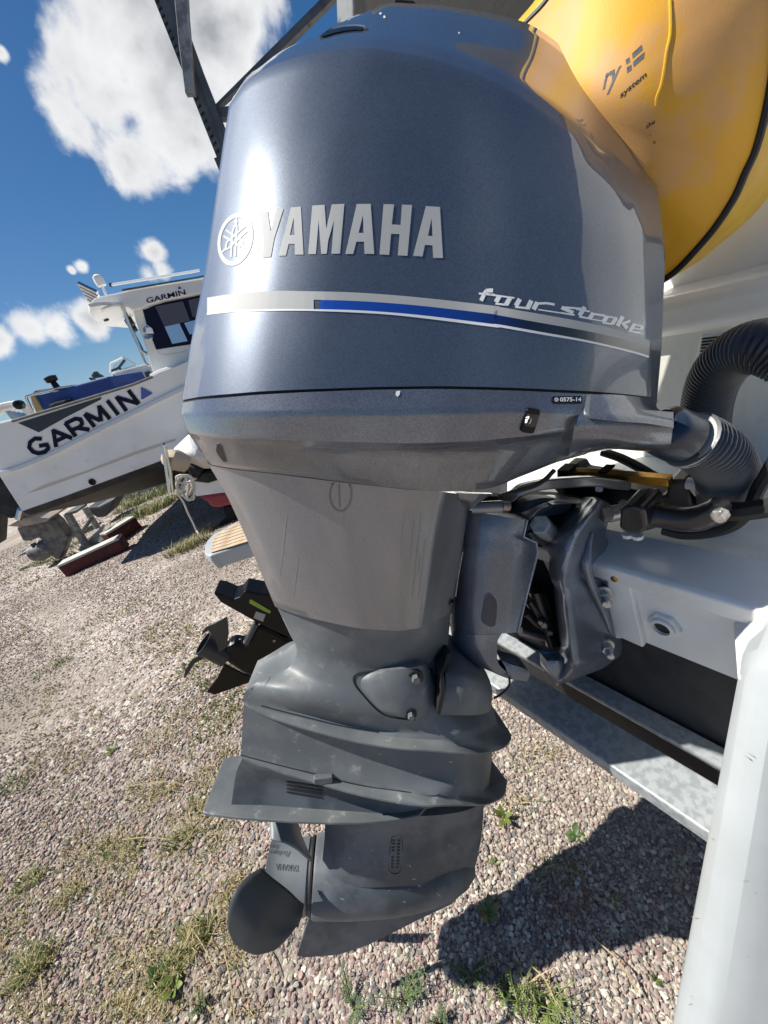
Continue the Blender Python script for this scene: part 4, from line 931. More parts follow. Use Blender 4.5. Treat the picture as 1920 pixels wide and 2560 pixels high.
SW2 = [z(ZF, (-45,1484,.030), (58,1492,.068), (160,1500,.088), (260,1500,.091), (385,1490,.090)),
       z(ZF, (-40,1560,.030), (60,1570,.066), (150,1580,.084), (250,1580,.088), (345,1570,.088)),
       z(ZF, (0,1660,.030), (80,1680,.060), (170,1700,.078), (260,1720,.084), (345,1740,.084)),
       z(ZF, (60,1720,.030), (130,1760,.055), (220,1800,.070), (330,1850,.078), (460,1870,.074)),
       z(ZF, (250,1800,.040), (330,1855,.050), (400,1890,.060), (470,1910,.066), (530,1930,.062))]
V, F = patch(SW2, .04, 14, 4); obj('swivel_foot', V, F, 'bracket_paint', OM, smooth=50)
FT = [z(ZF, (380,1735,.078), (470,1775,.082), (560,1800,.082), (630,1830,.078)), z(ZF, (420,1800,.082), (480,1830,.086), (560,1850,.085), (642,1870,.078)), z(ZF, (450,1905,.076), (500,1915,.080), (560,1925,.080), (622,1930,.074))]
V, F = patch(FT, .045, 10, 3); obj('stop_lug', V, F, 'bracket_paint', OM, smooth=40)
bsw = bvh_of([sw1])
sl = [(265,1120),(300,1130),(330,1165),(343,1215),(340,1280),(330,1380),(318,1412),(290,1424),(250,1415),(205,1385),(190,1350),(195,1290),(210,1190),(230,1140)]
decal('slot', polytris([P_(ZF, sl)]), bsw, 'hose_cuff', OM, off=.0006); joint(P_(ZF, sl+[sl[0]]), bsw, .0013, 'bracket_paint', 'slot_rim')
# highlight added as a pale tube along the front of the swivel bracket
pts = [e2w(eng(*ZF(*p), y)) for p, y in [((620,442), .081), ((585,598), .083), ((703,650), .081), ((718,745), .080), ((655,985), .083), ((592,1230), .086), ((535,1478), .088)]]
V, F = tube(pts, .0022, 6); obj('edge_highlight', V, F, 'zinc', OM)
# tilt tube boss arch and its trim anode
AR = [z(ZF, (545,330,.0), (700,260,.01), (900,235,.02), (1180,262,.03)), z(ZF, (560,400,.03), (680,330,.045), (860,285,.05), (1120,290,.05)), z(ZF, (585,590,.055), (640,480,.065), (740,340,.07), (860,300,.068)), z(ZF, (600,600,.050), (690,520,.055), (760,400,.06), (870,310,.06))]
V, F = patch(AR, .03, 12, 4); obj('tilt_arch', V, F, 'bracket_paint', OM, smooth=50)
V, F = patch([z(ZF, (690,470,.01), (760,330,.02), (900,290,.02), (1100,300,.02)), z(ZF, (700,600,.0), (830,560,.0), (960,480,.01), (1080,380,.01)), z(ZF, (720,690,-.01), (820,690,-.01), (900,640,-.01), (980,560,-.01))], .05, 10, 4); obj('bracket_web', V, F, 'black_paint', OM, smooth=50)
V, F = patch([z(ZF, (582,600,.060), (640,560,.066), (700,560,.06), (760,600,.05)), z(ZF, (600,606,.058), (690,625,.062), (760,630,.055), (830,665,.04)), z(ZF, (705,655,.05), (740,670,.05), (780,680,.045), (825,672,.035))], .03, 8, 3); obj('bracket_lug', V, F, 'bracket_paint', OM, smooth=50)
a = e2w(eng(*ZF(735,480), .085)); b = e2w(eng(*ZF(850,585), .030))
V, F = tube([a, b], .019, 6); obj('anode', V, F, 'zinc', OM, smooth=0, bevel=.003)
# inner dark works between the two brackets
V, F = patch([z(ZF, (690,690,-.03), (780,700,-.03), (900,720,-.03)), z(ZF, (600,1100,-.03), (780,1100,-.03), (920,1100,-.03)), z(ZF, (540,1480,-.03), (740,1560,-.03), (960,1680,-.03))], .06, 8, 4); obj('inner_housing', V, F, 'flat_black', OM)
for p, q, r, mt in [((700,1090),(860,1580),.016,'black_paint'), ((640,1180),(800,1400),.012,'black_paint'), ((560,1470),(830,1540),.009,'old_steel'), ((610,1300),(900,1560),.008,'black_paint')]:
    V, F = tube([e2w(eng(*ZF(*p), -.005)), e2w(eng(*ZF(*q), .0))], r, 12); obj('trim_ram', V, F, mt, OM)
for p, r in [((775,1390), .0085), ((835,1462), .006), ((745,1368), .006)]:
    c = e2w(eng(*ZF(*p), .012)); V, F = revolve(c, E[1]*.8-E[0]*.4, [(0, r), (.012, r), (.014, r*.7)], 6); obj('bolt', V, F, 'old_steel', OM, smooth=0)
# clamp bracket (starboard)
CBK = [((1300,415),(1390,418),(1455,445)), ((1200,510),(1325,520),(1440,560)), ((1110,600),(1235,625),(1420,640)), ((1045,690),(1185,715),(1440,700)), ((1022,765),(1160,800),(1470,770)),
       ((1048,830),(1138,890),(1412,850)), ((1045,960),(1134,965),(1405,910)), ((1080,1040),(1148,1060),(1480,960)), ((1086,1130),(1158,1150),(1535,1090)), ((1100,1300),(1176,1290),(1545,1280)),
       ((1120,1440),(1192,1430),(1542,1420)), ((1128,1500),(1206,1530),(1530,1480)), ((1100,1560),(1195,1580),(1470,1530)), ((1050,1640),(1150,1650),(1400,1580)), ((1082,1700),(1110,1692),(1260,1632))]
CB = []
for i_, (l_, m_, r_) in enumerate(CBK):
    l_, m_, r_ = map(np.array, (l_, m_, r_)); row = []; ym = .128 if i_ < 12 else (.112, .092, .062)[i_-12]
    for t_ in (0, .25, .5, .75, .93): q_ = l_+(m_-l_)*t_; row.append((*ZL(*q_), .052+(ym-.052)*math.sin(t_*1.5708)))
    for t_ in (.03, .2, .4, .6, .8, 1): q_ = m_+(r_-m_)*t_; row.append((*ZL(*q_), ym-(ym-.052)*(.25*t_+.75*t_**1.6)))
    CB.append(row)
V, F = patch(CB, .035, 34, 4, tv=[.35, -.94, 0]); cb = obj('clamp_bracket', V, F, 'bracket_paint', OM, smooth=60)
V, F = patch([z(ZF, (955,1708,.070), (880,1715,.075), (800,1718,.070)), z(ZF, (962,1730,.085), (890,1740,.088), (800,1740,.080)), z(ZF, (960,1800,.088), (880,1830,.090), (805,1830,.082)), z(ZF, (1000,1850,.080), (920,1930,.075), (870,1960,.065))], .03, 8, 3); obj('bracket_toe', V, F, 'bracket_paint', OM, smooth=40)
# raised rib and flange edge
V, F = tube([e2w(eng(*ZF(*p), y)) for p, y in [((1215,560), .104), ((1180,700), .108), ((1165,820), .112), ((1185,950), .110), ((1250,1120), .104), ((1330,1300), .092), ((1385,1470), .080)]], [.003, .006, .009, .007, .007, .006, .003], 10, sm=4); obj('bracket_rib', V, F, 'bracket_paint', OM)
bcb = bvh_of([cb])
for p, sz in (((1310,1130), .0105), ((1345,1600), .0085)):
    c = onleg(*ZF(*p), -.002, bcb)
    if c is None: continue
    axb = (-LAT*.75-FWD*.66); axb /= np.linalg.norm(axb)
    V, F = revolve(c, axb, [(0, sz*1.9), (.004, sz*1.9)], 20); obj('washer', V, F, 'bolt_steel', OM)
    V, F = revolve(c+axb*.004, axb, [(0, sz*1.25), (.010, sz*1.25), (.011, sz*1.1)], 6); bo = obj('bolt', V, F, 'bolt_steel', OM, smooth=0)
    V, F = revolve(c+axb*.014, axb, [(0, sz*.85), (.014, sz*.85), (.016, sz*.6)], 14); obj('stud', V, F, 'bolt_steel', bo)
# port clamp bracket, mostly hidden behind
CBp = [[(a, b, c-.30) for a, b, c in r] for r in CB]
def shiftpatch(rows, dl, **k):
    V, F = patch(rows, .035, 14, 2, tv=[.35, -.94, 0]); return [v+LAT*dl for v in V], F
V, F = shiftpatch(CB[:12], .30); obj('clamp_bracket', V, F, 'bracket_paint', OM, smooth=50)
# small pipe stub, tilt tube nut, steering arm and tiller cylinder
V, F = tube([e2w(eng(*ZF(110,330), .085)), e2w(eng(*ZF(390,318), .10))], .0105, 16); obj('cable_stub', V, F, 'apron_paint', OM)
V, F = revolve(e2w(eng(*ZF(385,318), .10)), E[0], [(0, .0085), (.012, .0085), (.014, .007)], 14); obj('stub_end', V, F, 'old_steel', OM)
V, F = revolve(e2w(eng(*ZF(1300,385), .105)), -LAT*.75+FWD*.8, [(0, .017), (.014, .017)], 6); obj('tilt_nut', V, F, 'old_steel', OM, smooth=0)
V, F = revolve(e2w(eng(*ZF(1360,395), .105)), -LAT*.75+FWD*.8, [(0, .014), (.030, .014)], 18); obj('tilt_tube', V, F, 'bolt_steel', OM)
# tie rod joint block and curved arm
ub = .50
def TPu(f, x, y, u): return TP(*f(x, y), u)
V, F = prism([TPu(Z2, *p, .505) for p in [(925,612),(985,605),(1040,612),(1052,650),(1060,715),(1030,745),(960,738),(920,712)]], FWD*.06); obj('steering_joint', V, F, 'black_paint', OM, smooth=0, bevel=.005)
for p in [(945,605),(1003,608)]:
    c = TPu(Z2, *p, .53); V, F = revolve(c-UP*.005, UP, [(0, .006), (.014, .006), (.016, .004)], 6); obj('bolt', V, F, 'old_steel', OM, smooth=0)
for p in [(965,738),(1015,745)]:
    c = TPu(Z2, *p, .53); V, F = revolve(c, -UP, [(0, .008), (.006, .008)], 8); obj('nut', V, F, 'trim_white', OM, smooth=0)
pts = [TPu(Z2, *p, .54) for p in [(1040,655),(1100,645),(1160,655),(1240,668),(1320,662),(1390,630),(1430,590)]]
V, F = tube(pts, [.022, .020, .018, .018, .018, .016, .012], 12, sm=4); obj('steering_arm', V, F, 'black_paint', OM, smooth=50)
V, F = revolve(TPu(Z2, 1428,640, .50), -FWD, [(0, .009), (.007, .009), (.008, .007)], 8); obj('nut', V, F, 'bolt_steel', OM, smooth=0)
V, F = revolve(TPu(Z2, 1440,640, .495), -FWD, [(0, .005), (.014, .005)], 12); obj('stud', V, F, 'bolt_steel', OM)
# hydraulic steering cylinder body, brass rod
V, F = prism([TPu(Z2, *p, .66) for p in [(600,525),(620,430),(680,436),(700,470),(1150,560),(1160,480),(1260,475),(1290,600),(1270,650),(940,640),(780,590),(640,560)]], FWD*.07); obj('steering_cylinder', V, F, 'black_paint', OM, smooth=0, bevel=.006)
V, F = prism([TPu(Z2, *p, .645) for p in [(675,432),(820,440),(1165,472),(1168,512),(1060,500),(820,468),(675,455)]], FWD*.02); obj('brass_plate', V, F, 'brass_rod', OM, smooth=0, bevel=.002)
V, F = prism([TPu(Z2, *p, .63) for p in [(618,424),(672,430),(672,468),(618,462)]], FWD*.03); obj('rod_end', V, F, 'black_paint', OM, smooth=0)
V, F = prism([TPu(Z2, *p, .635) for p in [(820,432),(865,436),(862,446),(822,444)]], FWD*.03); obj('rod_stop', V, F, 'black_paint', OM, smooth=0)
arm = [e2w(eng(*Z2(*p), y)) for p, y in [((345,565), .05), ((400,560), .075), ((450,525), .085), ((560,500), .088), ((700,488), .085), ((810,484), .08), ((900,495), .075), ((985,503), .07)]]
arm = smoothpath(arm, 4); V = []; F = []
for i, p in enumerate(arm):
    V += [p+E[2]*.009, p+E[2]*.009-E[1]*.022, p-E[2]*.009-E[1]*.022, p-E[2]*.009]
for i in range(len(arm)-1):
    for k in range(4): F.append((4*i+k, 4*i+(k+1) % 4, 4*i+4+(k+1) % 4, 4*i+4+k))
F += [(0, 1, 2, 3), tuple(4*(len(arm)-1)+k for k in range(4))]
obj('steering_bracket', V, F, 'apron_paint', OM, smooth=40, bevel=.003)
V, F = revolve(e2w(eng(*Z2(828,500), .065)), -E[2], [(0, .006), (.010, .006), (.012, .004)], 8); obj('bolt', V, F, 'trim_white', OM, smooth=0)
V, F = tube([TPu(Z2, *p, .66) for p in [(1260,490),(1300,498),(1320,530),(1360,530)]], .010, 10, sm=3); obj('hydraulic_union', V, F, 'trim_white', OM)
V, F = tube([TPu(Z2, *p, .62) for p in [(1310,520),(1400,535)]], .008, 10); obj('union_nut', V, F, 'old_steel', OM)
# cables
def cable(pts, r, m='black_rubber', name='cable', par=OM, sm=6, n=8): V, F = tube(pts, r, n, sm=sm); return obj(name, V, F, m, par)
cable([e2w(eng(*Z2(*p), .10)) for p in [(350,550),(420,528),(500,505),(560,470),(590,440),(605,425)]], .004)
cable([TPu(Z2, *p, .80) for p in [(840,335),(930,365),(1010,405),(1070,440),(1120,470)]], .010)
cable([TPu(Z2, *p, .56) for p in [(1430,625),(1520,630),(1590,622),(1720,600)]], .013)
cable([TPu(Z2, *p, .59) for p in [(1140,722),(1250,745),(1400,730),(1500,690),(1570,610),(1610,520),(1659,440),(1720,330)]], .008)
cable([e2w(eng(*ZF(*p), .08)) for p in [(455,1905),(455,1960),(420,2010),(360,2060),(310,2085)]], .0022)
# rigging hose on the neck
def corr(pts, r, pitch, name, m, par, amp=.055, n=20):
    P = np.array(smoothpath(pts, 10)); t = np.r_[0, np.cumsum(np.linalg.norm(np.diff(P, axis=0), axis=1))]; cnt = int(t[-1]/pitch)*6; tq = np.linspace(0, t[-1], cnt)
    Q = np.stack([np.interp(tq, t, P[:, k]) for k in range(3)], 1); Q = np.array([Q[max(0, i-5):i+6].mean(0) for i in range(len(Q))])
    rr = [r*(1+amp*[-1, -.6, .8, 1, .8, -.6][i % 6]) for i in range(len(Q))]
    V, F = tube(list(Q), rr, n); return obj(name, V, F, m, par, smooth=50)
def EH(f, x, y, yy): return e2w(eng(*f(x, y), yy))
hp_ = [EH(Z2, 1170, 240, .25), EH(Z2, 1262, 268, .25), EH(Z2, 1370, 325, .245), EH(Z2, 1440, 405, .225), EH(Z2, 1455, 500, .19), EH(Z2, 1430, 575, .12), EH(Z2, 1385, 590, .04), EH(Z2, 1330, 540, -.06), EH(Z2, 1300, 440, -.14)]
corr(hp_[1:], .034, .0065, 'rigging_hose', 'hose_grey', OM, .085)
ch = hp_[2]-hp_[0]; ch /= np.linalg.norm(ch)
V, F = revolve(hp_[0]-ch*.012, ch, [(-.006, .024), (0, .029), (.003, .0315), (.010, .0325), (.030, .0335), (.034, .033), (.036, .030)], 32); obj('hose_cuff', V, F, 'hose_cuff', OM)
V, F = revolve(hp_[0]+ch*.030, ch, [(0, .031), (.001, .0355), (.009, .0355), (.011, .031)], 32); obj('hose_ring', V, F, 'cuff_ring', OM)
# second, darker hose coming out of the well wall: part of the boat
h2 = [TP(*Z2(*p), u) for p, u in [((1700,-190), .80), ((1600,-215), .80), ((1500,-190), .82), ((1410,-110), .84), ((1370,0), .86), ((1350,130), .88), ((1345,260), .90)]]
h2 = [TP(1990, 835, .74), TP(1905, 868, .76), TP(1840, 905, .78), TP(1790, 965, .80), TP(1768, 1035, .82), TP(1760, 1110, .84), TP(1762, 1180, .85)]
h2 = [TP(2010, 905, .74), TP(1920, 868, .75), TP(1850, 880, .77), TP(1795, 930, .79), TP(1768, 1000, .81), TP(1762, 1080, .83), TP(1775, 1160, .84), TP(1800, 1230, .85)]
corr(h2, .0365, .0062, 'corrugated_hose', 'hose_dark', NB, .04)

# boss under the pan, a black sheet put in as gap shade, and the dark yoke behind the arch
V, F = patch([z(ZL, (372,332,.165), (470,262,.172), (600,225,.175), (750,212,.172)), z(ZL, (385,345,.172), (500,322,.180), (620,292,.182), (745,262,.178)), z(ZL, (395,352,.168), (540,362,.176), (680,366,.178), (742,358,.174))], .06, 12, 4); obj('pan_boss', V, F, 'pan_paint', OM, smooth=50)
V, F = patch([z(ZL, (385,366,.13), (500,370,.135), (640,372,.12)), z(ZL, (395,420,.12), (500,430,.125), (570,420,.11)), z(ZL, (420,455,.09), (455,482,.10), (500,478,.09))], .06, 8, 3); obj('boss_underside', V, F, 'pan_paint', OM, smooth=50)
V, F = patch([z(ZL, (455,372,-.02), (740,392,-.02), (1000,380,-.02), (1300,400,-.02)), z(ZL, (455,480,-.02), (740,500,-.02), (1000,520,-.02), (1280,520,-.02)), z(ZL, (455,560,-.02), (740,590,-.02), (960,640,-.02), (1200,640,-.02))], .05, 10, 3); obj('dark_filler', V, F, 'flat_black', OM)  # added black sheet, darkens the gap between pan and bracket
V, F = patch([z(ZL, (820,520,.02), (880,430,.03), (1000,400,.03), (1200,420,.03)), z(ZL, (840,545,.02), (900,480,.035), (1020,440,.035), (1180,460,.03)), z(ZL, (860,560,.02), (960,540,.03), (1060,520,.03), (1150,500,.02))], .04, 10, 3); obj('yoke', V, F, 'gear_paint', OM, smooth=50)
for p in [(432,745),(366,1125)]:
    c = eng(*ZL(*p), .075); V, F = revolve(e2w(c)-E[0]*.003, E[0]*.8+E[1]*.6, [(0, .007), (.005, .007), (.006, .004)], 8); obj('screw', V, F, 'black_paint', OM, smooth=0)
V, F = tube([e2w(eng(*ZL(434,765), .078)), e2w(eng(*ZL(405,930), .077)), e2w(eng(*ZL(384,1080), .076))], .0011, 5); obj('tie_wire', V, F, 'zinc', OM)
# hairline grime and webs on the pan
bpw = bvh_of([pan, bpy.data.objects['rigging_neck']])
for pl in ([(40,50),(250,45),(420,20),(600,5)], [(650,5),(700,60),(740,130),(770,160)], [(690,190),(800,180),(900,165),(1000,170)]):
    joint([ZL(*p) for p in pl], bpw, .0004, 'decal_grey', 'cobweb')

# scuffs and rivet heads on the sponson
bsp = bvh_of([bpy.data.objects['sponson']]); rs_ = random.Random(21)
for k in range(12):
    px = rs_.uniform(1700, 1915); py = rs_.uniform(1720, 2550); ln = rs_.uniform(3, 12); a_ = rs_.uniform(-.4, .8)
    d_ = np.array([math.cos(a_), math.sin(a_)])*ln; w_ = np.array([-math.sin(a_), math.cos(a_)])*rs_.uniform(.6, 1.8); c_ = np.array([px, py])
    decal('scuff', polytris([[tuple(c_-d_), tuple(c_+w_), tuple(c_+d_), tuple(c_-w_)]]), bsp, 'scuff_grey' if k % 3 else 'cuff_ring', NB, off=.0003, kind='stuff')
# ================================================================== yellow bag hanging on the stern
uc = .80
pip = [(1317,58),(1371,0),(1450,-120),(1580,-250),(1740,-300),(1880,-230),(1935,-60),(1938,90),(1922,230),(1891,363),(1862,432),(1828,506),(1760,601),(1661,697),(1560,720),(1460,640),(1370,480),(1300,280),(1285,140)]
outr = [(1296,50),(1345,-10),(1425,-140),(1570,-290),(1750,-345),(1905,-270),(1975,-80),(1980,110),(1965,290),(1918,409),(1891,475),(1828,565),(1737,647),(1668,700),(1556,735),(1450,655),(1356,490),(1284,290),(1266,130)]
cpip = catm([TP(*p, uc) for p in pip+[pip[0]]], 10)[:-1]; cout = catm([TP(*p, uc+.035) for p in outr+[outr[0]]], 10)[:-1]
cen = cpip.mean(0); V = []; nn_ = len(cpip); NR = 44
def fold(q):
    s_, z_ = LAT.dot(q-cen), q[2]-cen[2]
    a = s_*-.80+z_*.60; b = s_*.6+z_*.8            # across and along the creases
    w = 1/(1+math.exp(-(-z_-.02)*18))
    return (.010*math.sin(a*34+1.6*math.sin(b*7)+1)*w*(.5+.5*math.sin(b*9+1)) + .0035*math.sin(a*71+2.2*math.sin(b*13))*w
            + .007*math.sin(a*15+b*5+1)+.0014*math.sin(b*37+a*23+2*math.sin(a*11)))
V.append(cen-FWD*(.11+fold(cen)))
for i in range(1, NR+1):
    f = i/NR
    for p in cpip:
        q = cen+(p-cen)*f; V.append(q-FWD*(.11*(1-f**2.2)+fold(q)*min(1, (1-f)*6)))
F = [(0, 1+j, 1+(j+1) % nn_) for j in range(nn_)]
for i in range(NR-1):
    for j in range(nn_): a = 1+i*nn_; F.append((a+j, a+(j+1) % nn_, a+nn_+(j+1) % nn_, a+nn_+j))
YB = thing('rescue_bag', cen+FWD*.1, 'faded yellow-orange fabric bag with dark piping hung above the motor', 'bag')
cover = obj('bag_face', V, F, 'yellow_cover', YB, smooth=80)
V, F = tube(list(cpip)+[cpip[0]], .0055, 8, caps=False); obj('piping', V, F, 'black_rubber', YB)
V = list(cpip+FWD*.003)+list((cpip*.5+cout*.5)-FWD*.004)+list(cout)+list(cout+FWD*.10)+[cen+FWD*.14]; F = []
for r in range(3):
    for j in range(nn_): F.append((r*nn_+j, r*nn_+(j+1) % nn_, (r+1)*nn_+(j+1) % nn_, (r+1)*nn_+j))
F += [(3*nn_+j, 3*nn_+(j+1) % nn_, 4*nn_) for j in range(nn_)]
obj('bag_side', V, F, 'yellow_band', YB, smooth=60)
by = bvh_of([cover])
def yt(s, q, b=.02, m='print_grey', sh=.2): return decal('print', quadmap(text2d(s, b, sh), P_(ZE, q)), by, m, YB, off=.0003, lim=4)
yt('ry', [(20,960),(160,890),(215,640),(40,735)])
for q in ([(316,530),(412,443),(420,492),(322,580)], [(330,662),(432,575),(440,512),(326,612)], [(252,594),(292,565),(294,612),(262,640)], [(268,725),(312,690),(308,640),(264,668)]):
    decal('print', polytris([P_(ZE, [q[0], q[1], q[2], q[3]])]), by, 'print_grey', YB, off=.0003, lim=4)
yt('system', [(205,985),(470,765),(452,712),(190,930)], .02, 'print_black')
yt('the', [(458,1275),(548,1215),(540,1175),(452,1232)], .02, 'print_black')
yt('.', [(490,1345),(500,1338),(500,1328),(490,1334)], .02, 'print_black')
yt('is', [(523,1425),(556,1412),(550,1378),(518,1392)], .0, 'print_black')
V, F = tube([TP(*P_, uc-.10) if False else q for q in [cen-FWD*.14+UP*.3, cen-FWD*.14+UP*.3+LAT*.01]], .001, 4)
seam = []
for p in [(690,0),(695,180),(690,350),(655,520),(630,700),(600,850),(560,960),(555,1040)]:
    q = onleg(*ZE(*p), .0005, by)
    if q is not None: seam.append(q)
V, F = tube(seam, .0016, 6, sm=4); obj('seam', V, F, 'yellow_band', YB)
# black hood and its frame post beyond the cowl
ub_ = 1.2
hq = [(884,-420),(884,-90),(890,62),(1100,70),(1330,90),(1500,200),(2300,200),(2300,-700),(1500,-600)]
V, F = prism([TP(*p, ub_-.05) for p in hq], FWD*.35)
HD = obj('canopy_hood', V, F, 'flat_black', None, smooth=0, bevel=.02, label='black folded canvas hood above the cowl of the outboard', cat='canopy')
V, F = prism([TP(*p, ub_-.16) for p in [(838,-120),(842,60),(866,62),(884,60),(884,-120)]], FWD*.05)
obj('frame_post', V, F, 'galv_post', None, smooth=0, bevel=.004, label='short grey metal post next to the black canvas hood at top', cat='post')

# ================================================================== steel rack standing behind
RY = 3.0
RK = thing('storage_rack', YP(560, 420, RY)*[1, 1, 0], 'dark steel boat rack with perforated upright and braces against the sky', 'rack')
def yq(f, pts, Y): return [YP(*f(*p), Y) for p in pts]
V, F = prism(yq(Z8, [(-45,-140),(30,-140),(322,600),(322,700),(299,728)], RY), np.array([.02, .05, 0])); up1 = obj('upright', V, F, 'dark_metal', RK, smooth=0)
V, F = prism(yq(Z8, [(30,-140),(62,-140),(325,590),(322,660)], RY-.01), np.array([.0, .09, 0])); obj('upright_flange', V, F, 'dark_metal', RK, smooth=0)
lo = YP(*Z8(310, 715), RY+.03); dn = lo-YP(*Z8(150, 330), RY+.03); dn /= np.linalg.norm(dn)
V, F = beam(lo, lo+dn*(lo[2]/-dn[2]) if dn[2] < 0 else lo-UP*lo[2], .07, .07, np.array([1., 0, 0])); obj('upright_foot', V, F, 'dark_metal', RK, smooth=0)
V, F = prism(yq(Z8, [(88,-140),(150,-140),(160,60),(190,415),(148,417),(118,180)], RY-.06), np.array([.0, .05, 0])); obj('bracket_arm', V, F, 'galv_post', RK, smooth=0, bevel=.003)
V, F = prism(yq(Z8, [(870,-115),(930,-115),(520,285),(355,425),(292,482),(285,470)], RY+.05), np.array([.0, .05, 0])); obj('brace', V, F, 'dark_metal', RK, smooth=0)
V, F = prism(yq(Z8, [(285,484),(420,470),(420,520),(290,530)], RY+.04), np.array([.0, .06, 0])); obj('cross_arm', V, F, 'dark_metal', RK, smooth=0)
gh = G()
for k in range(26):
    t = -.1+k*.046
    for (dx, dy) in ((0, 0), (20, 26)):
        cx = 8+t*297+dx; cy = -20+t*735+dy
        q = yq(Z8, [(cx-4, cy-7), (cx+4, cy-3), (cx+6, cy+9), (cx-2, cy+5)], RY-.003); gh.add(*prism(q, np.array([0, .004, 0])))
gh.obj('perforation', 'flat_black', RK, smooth=0)
# ================================================================== white cabin boat with the blue-black lettering
YS = 4.9; YM = 6.1
def Pn(f, pts): return [f(*p) for p in pts]
gb = YP(*ZI(200, 320), YM); GB = thing('cabin_boat', [gb[0], YM, 0.6], 'white cabin boat with large dark lettering along its side, propped on the yard', 'boat')
def lineP(pts, Y, n=40):
    P = np.array([YP(px, py, Y) for px, py in pts]); x = P[:, 0]; xs = np.linspace(x[0], x[-1], n); return np.stack([np.interp(xs, x, P[:, k]) for k in range(3)], 1)
top = lineP([(-60,1088),(30,1053),(331,962),(381,942),(462,907),(640,835),(900,745)], YS)
strp = lineP([(-60,1195),(0,1180),(44,1167),(111,1140),(236,1076),(456,968),(640,885),(900,790)], YS)
chn = lineP([(56,1278),(169,1238),(408,1150),(640,1068),(900,985)], YS)
x0s = chn[0][0]
def relx(L_, x0):
    xs = np.linspace(x0, L_[-1][0], 40); return np.stack([np.interp(xs, L_[:, 0], L_[:, k]) for k in range(3)], 1)
ta = YP(0, 1206, YS); tt = YP(-62, 1092, YS)
top = relx(top, tt[0]); strp = relx(strp, YP(-8, 1184, YS)[0]); st2 = strp - UP*.028+np.array([0, .012, 0])
strp_in = strp+np.array([0, .012, 0])
kl = lineP([(56,1300),(83,1301),(182,1271),(330,1232),(434,1202),(640,1140),(900,1060)], YM); kl = relx(kl, chn[0][0]+.05)
blk = chn+np.array([0, .05, 0])-UP*.085
def strip(rows, mirY=None):
    V = [p for r in rows for p in r]; n = len(rows[0]); F = [(i*n+j, i*n+j+1, (i+1)*n+j+1, (i+1)*n+j) for i in range(len(rows)-1) for j in range(n-1)]
    if mirY is not None:
        k = len(V); V = V+[np.array([p[0], 2*mirY-p[1], p[2]]) for p in V]; F = F+[tuple(k+x for x in f[::-1]) for f in F]
        a = [i*n for i in range(len(rows))]; F.append(tuple(a)+tuple(k+x for x in a[::-1]))
    return V, F
V, F = strip([top+np.array([0, .05, .0]), top, strp_in, st2, chn], YM)
n = 40; k = 5*n
F += [(j, j+1, k+j+1, k+j) for j in range(n-1)]
hull = obj('hull', V, F, 'boat_white', GB, smooth=30)
g = G(); V, F = strip([strp_in+UP*.012, strp_in+UP*.006-np.array([0, .03, 0]), st2-UP*.002-np.array([0, .04, 0]), st2-UP*.01]); obj('rub_rail', V, F, 'trim_white', GB)
V, F = strip([chn-np.array([0, .004, 0]), blk], YM); obj('boot_stripe', V, F, 'antifoul_black', GB, smooth=0)
V, F = strip([blk, kl], YM); obj('hull_bottom', V, F, 'boat_bottom', GB, smooth=40)
bh_ = bvh_of([hull])
V = polytris([Pn(ZG, [(190,1052),(330,1010),(1000,762),(1300,660),(1300,640),(1000,738),(640,880),(330,985)])]); decal('waterline_stain', V, bh_, 'boat_stain', GB, off=.004, lim=40)
def dk(name, pts, m, f=ZG, b=bh_, off=.008): return decal(name, polytris([Pn(f, l) for l in pts]), b, m, GB, off=off, lim=60)
dk('side_panel', [[(135,525),(360,455),(752,332),(748,352),(500,478),(290,595)]], 'slate_panel', off=.005)
# lettering cut as strokes
def stroke(pts, w, f=ZG):
    out = []
    for a, b in zip(pts[:-1], pts[1:]):
        a, b = np.array(a, float), np.array(b, float); L0 = np.hypot(*(b-a)); d = (b-a)/L0; q = np.array([-d[1], d[0]])*w/2; a2, b2 = a-d*w*.18, b+d*w*.18
        out += polytris([Pn(f, [a2+q, b2+q, b2-q, a2-q])])
    return out
LT = {'G': [[(308,642),(262,640),(226,668),(220,705),(248,738),(290,750),(335,738),(362,712),(350,683)], [(352,684),(298,694)]],
      'A': [[(418,698),(398,578)], [(396,582),(532,636)], [(412,662),(488,626)]],
      'R': [[(562,620),(488,528)], [(490,528),(560,494),(598,498),(612,528),(592,556),(532,578)], [(572,562),(660,574)]],
      'M': [[(700,550),(632,462)], [(636,458),(740,505)], [(752,508),(736,400)], [(738,402),(814,492)]],
      'I': [[(876,460),(800,362)]],
      'N': [[(936,432),(866,334)], [(870,336),(1022,380)], [(1028,380),(956,286)]]}
for k_, ss in LT.items():
    tr = []
    for s_ in ss: tr += stroke(s_, 30)
    decal('hull_letter', tr, bh_, 'navy', GB, off=.010, lim=60)
dk('hull_emblem', [[(1046,262),(1052,260),(1128,300),(1130,308),(1058,350),(1048,346)]], 'decal_blue', off=.010)
c = onleg(*ZG(685,962), 0, bh_); V, F = revolve(c, np.array([0, -1., 0]), [(-.01, .04), (.012, .04), (.014, .02), (.002, .016)], 16); obj('drain_fitting', V, F, 'black_gloss', GB)
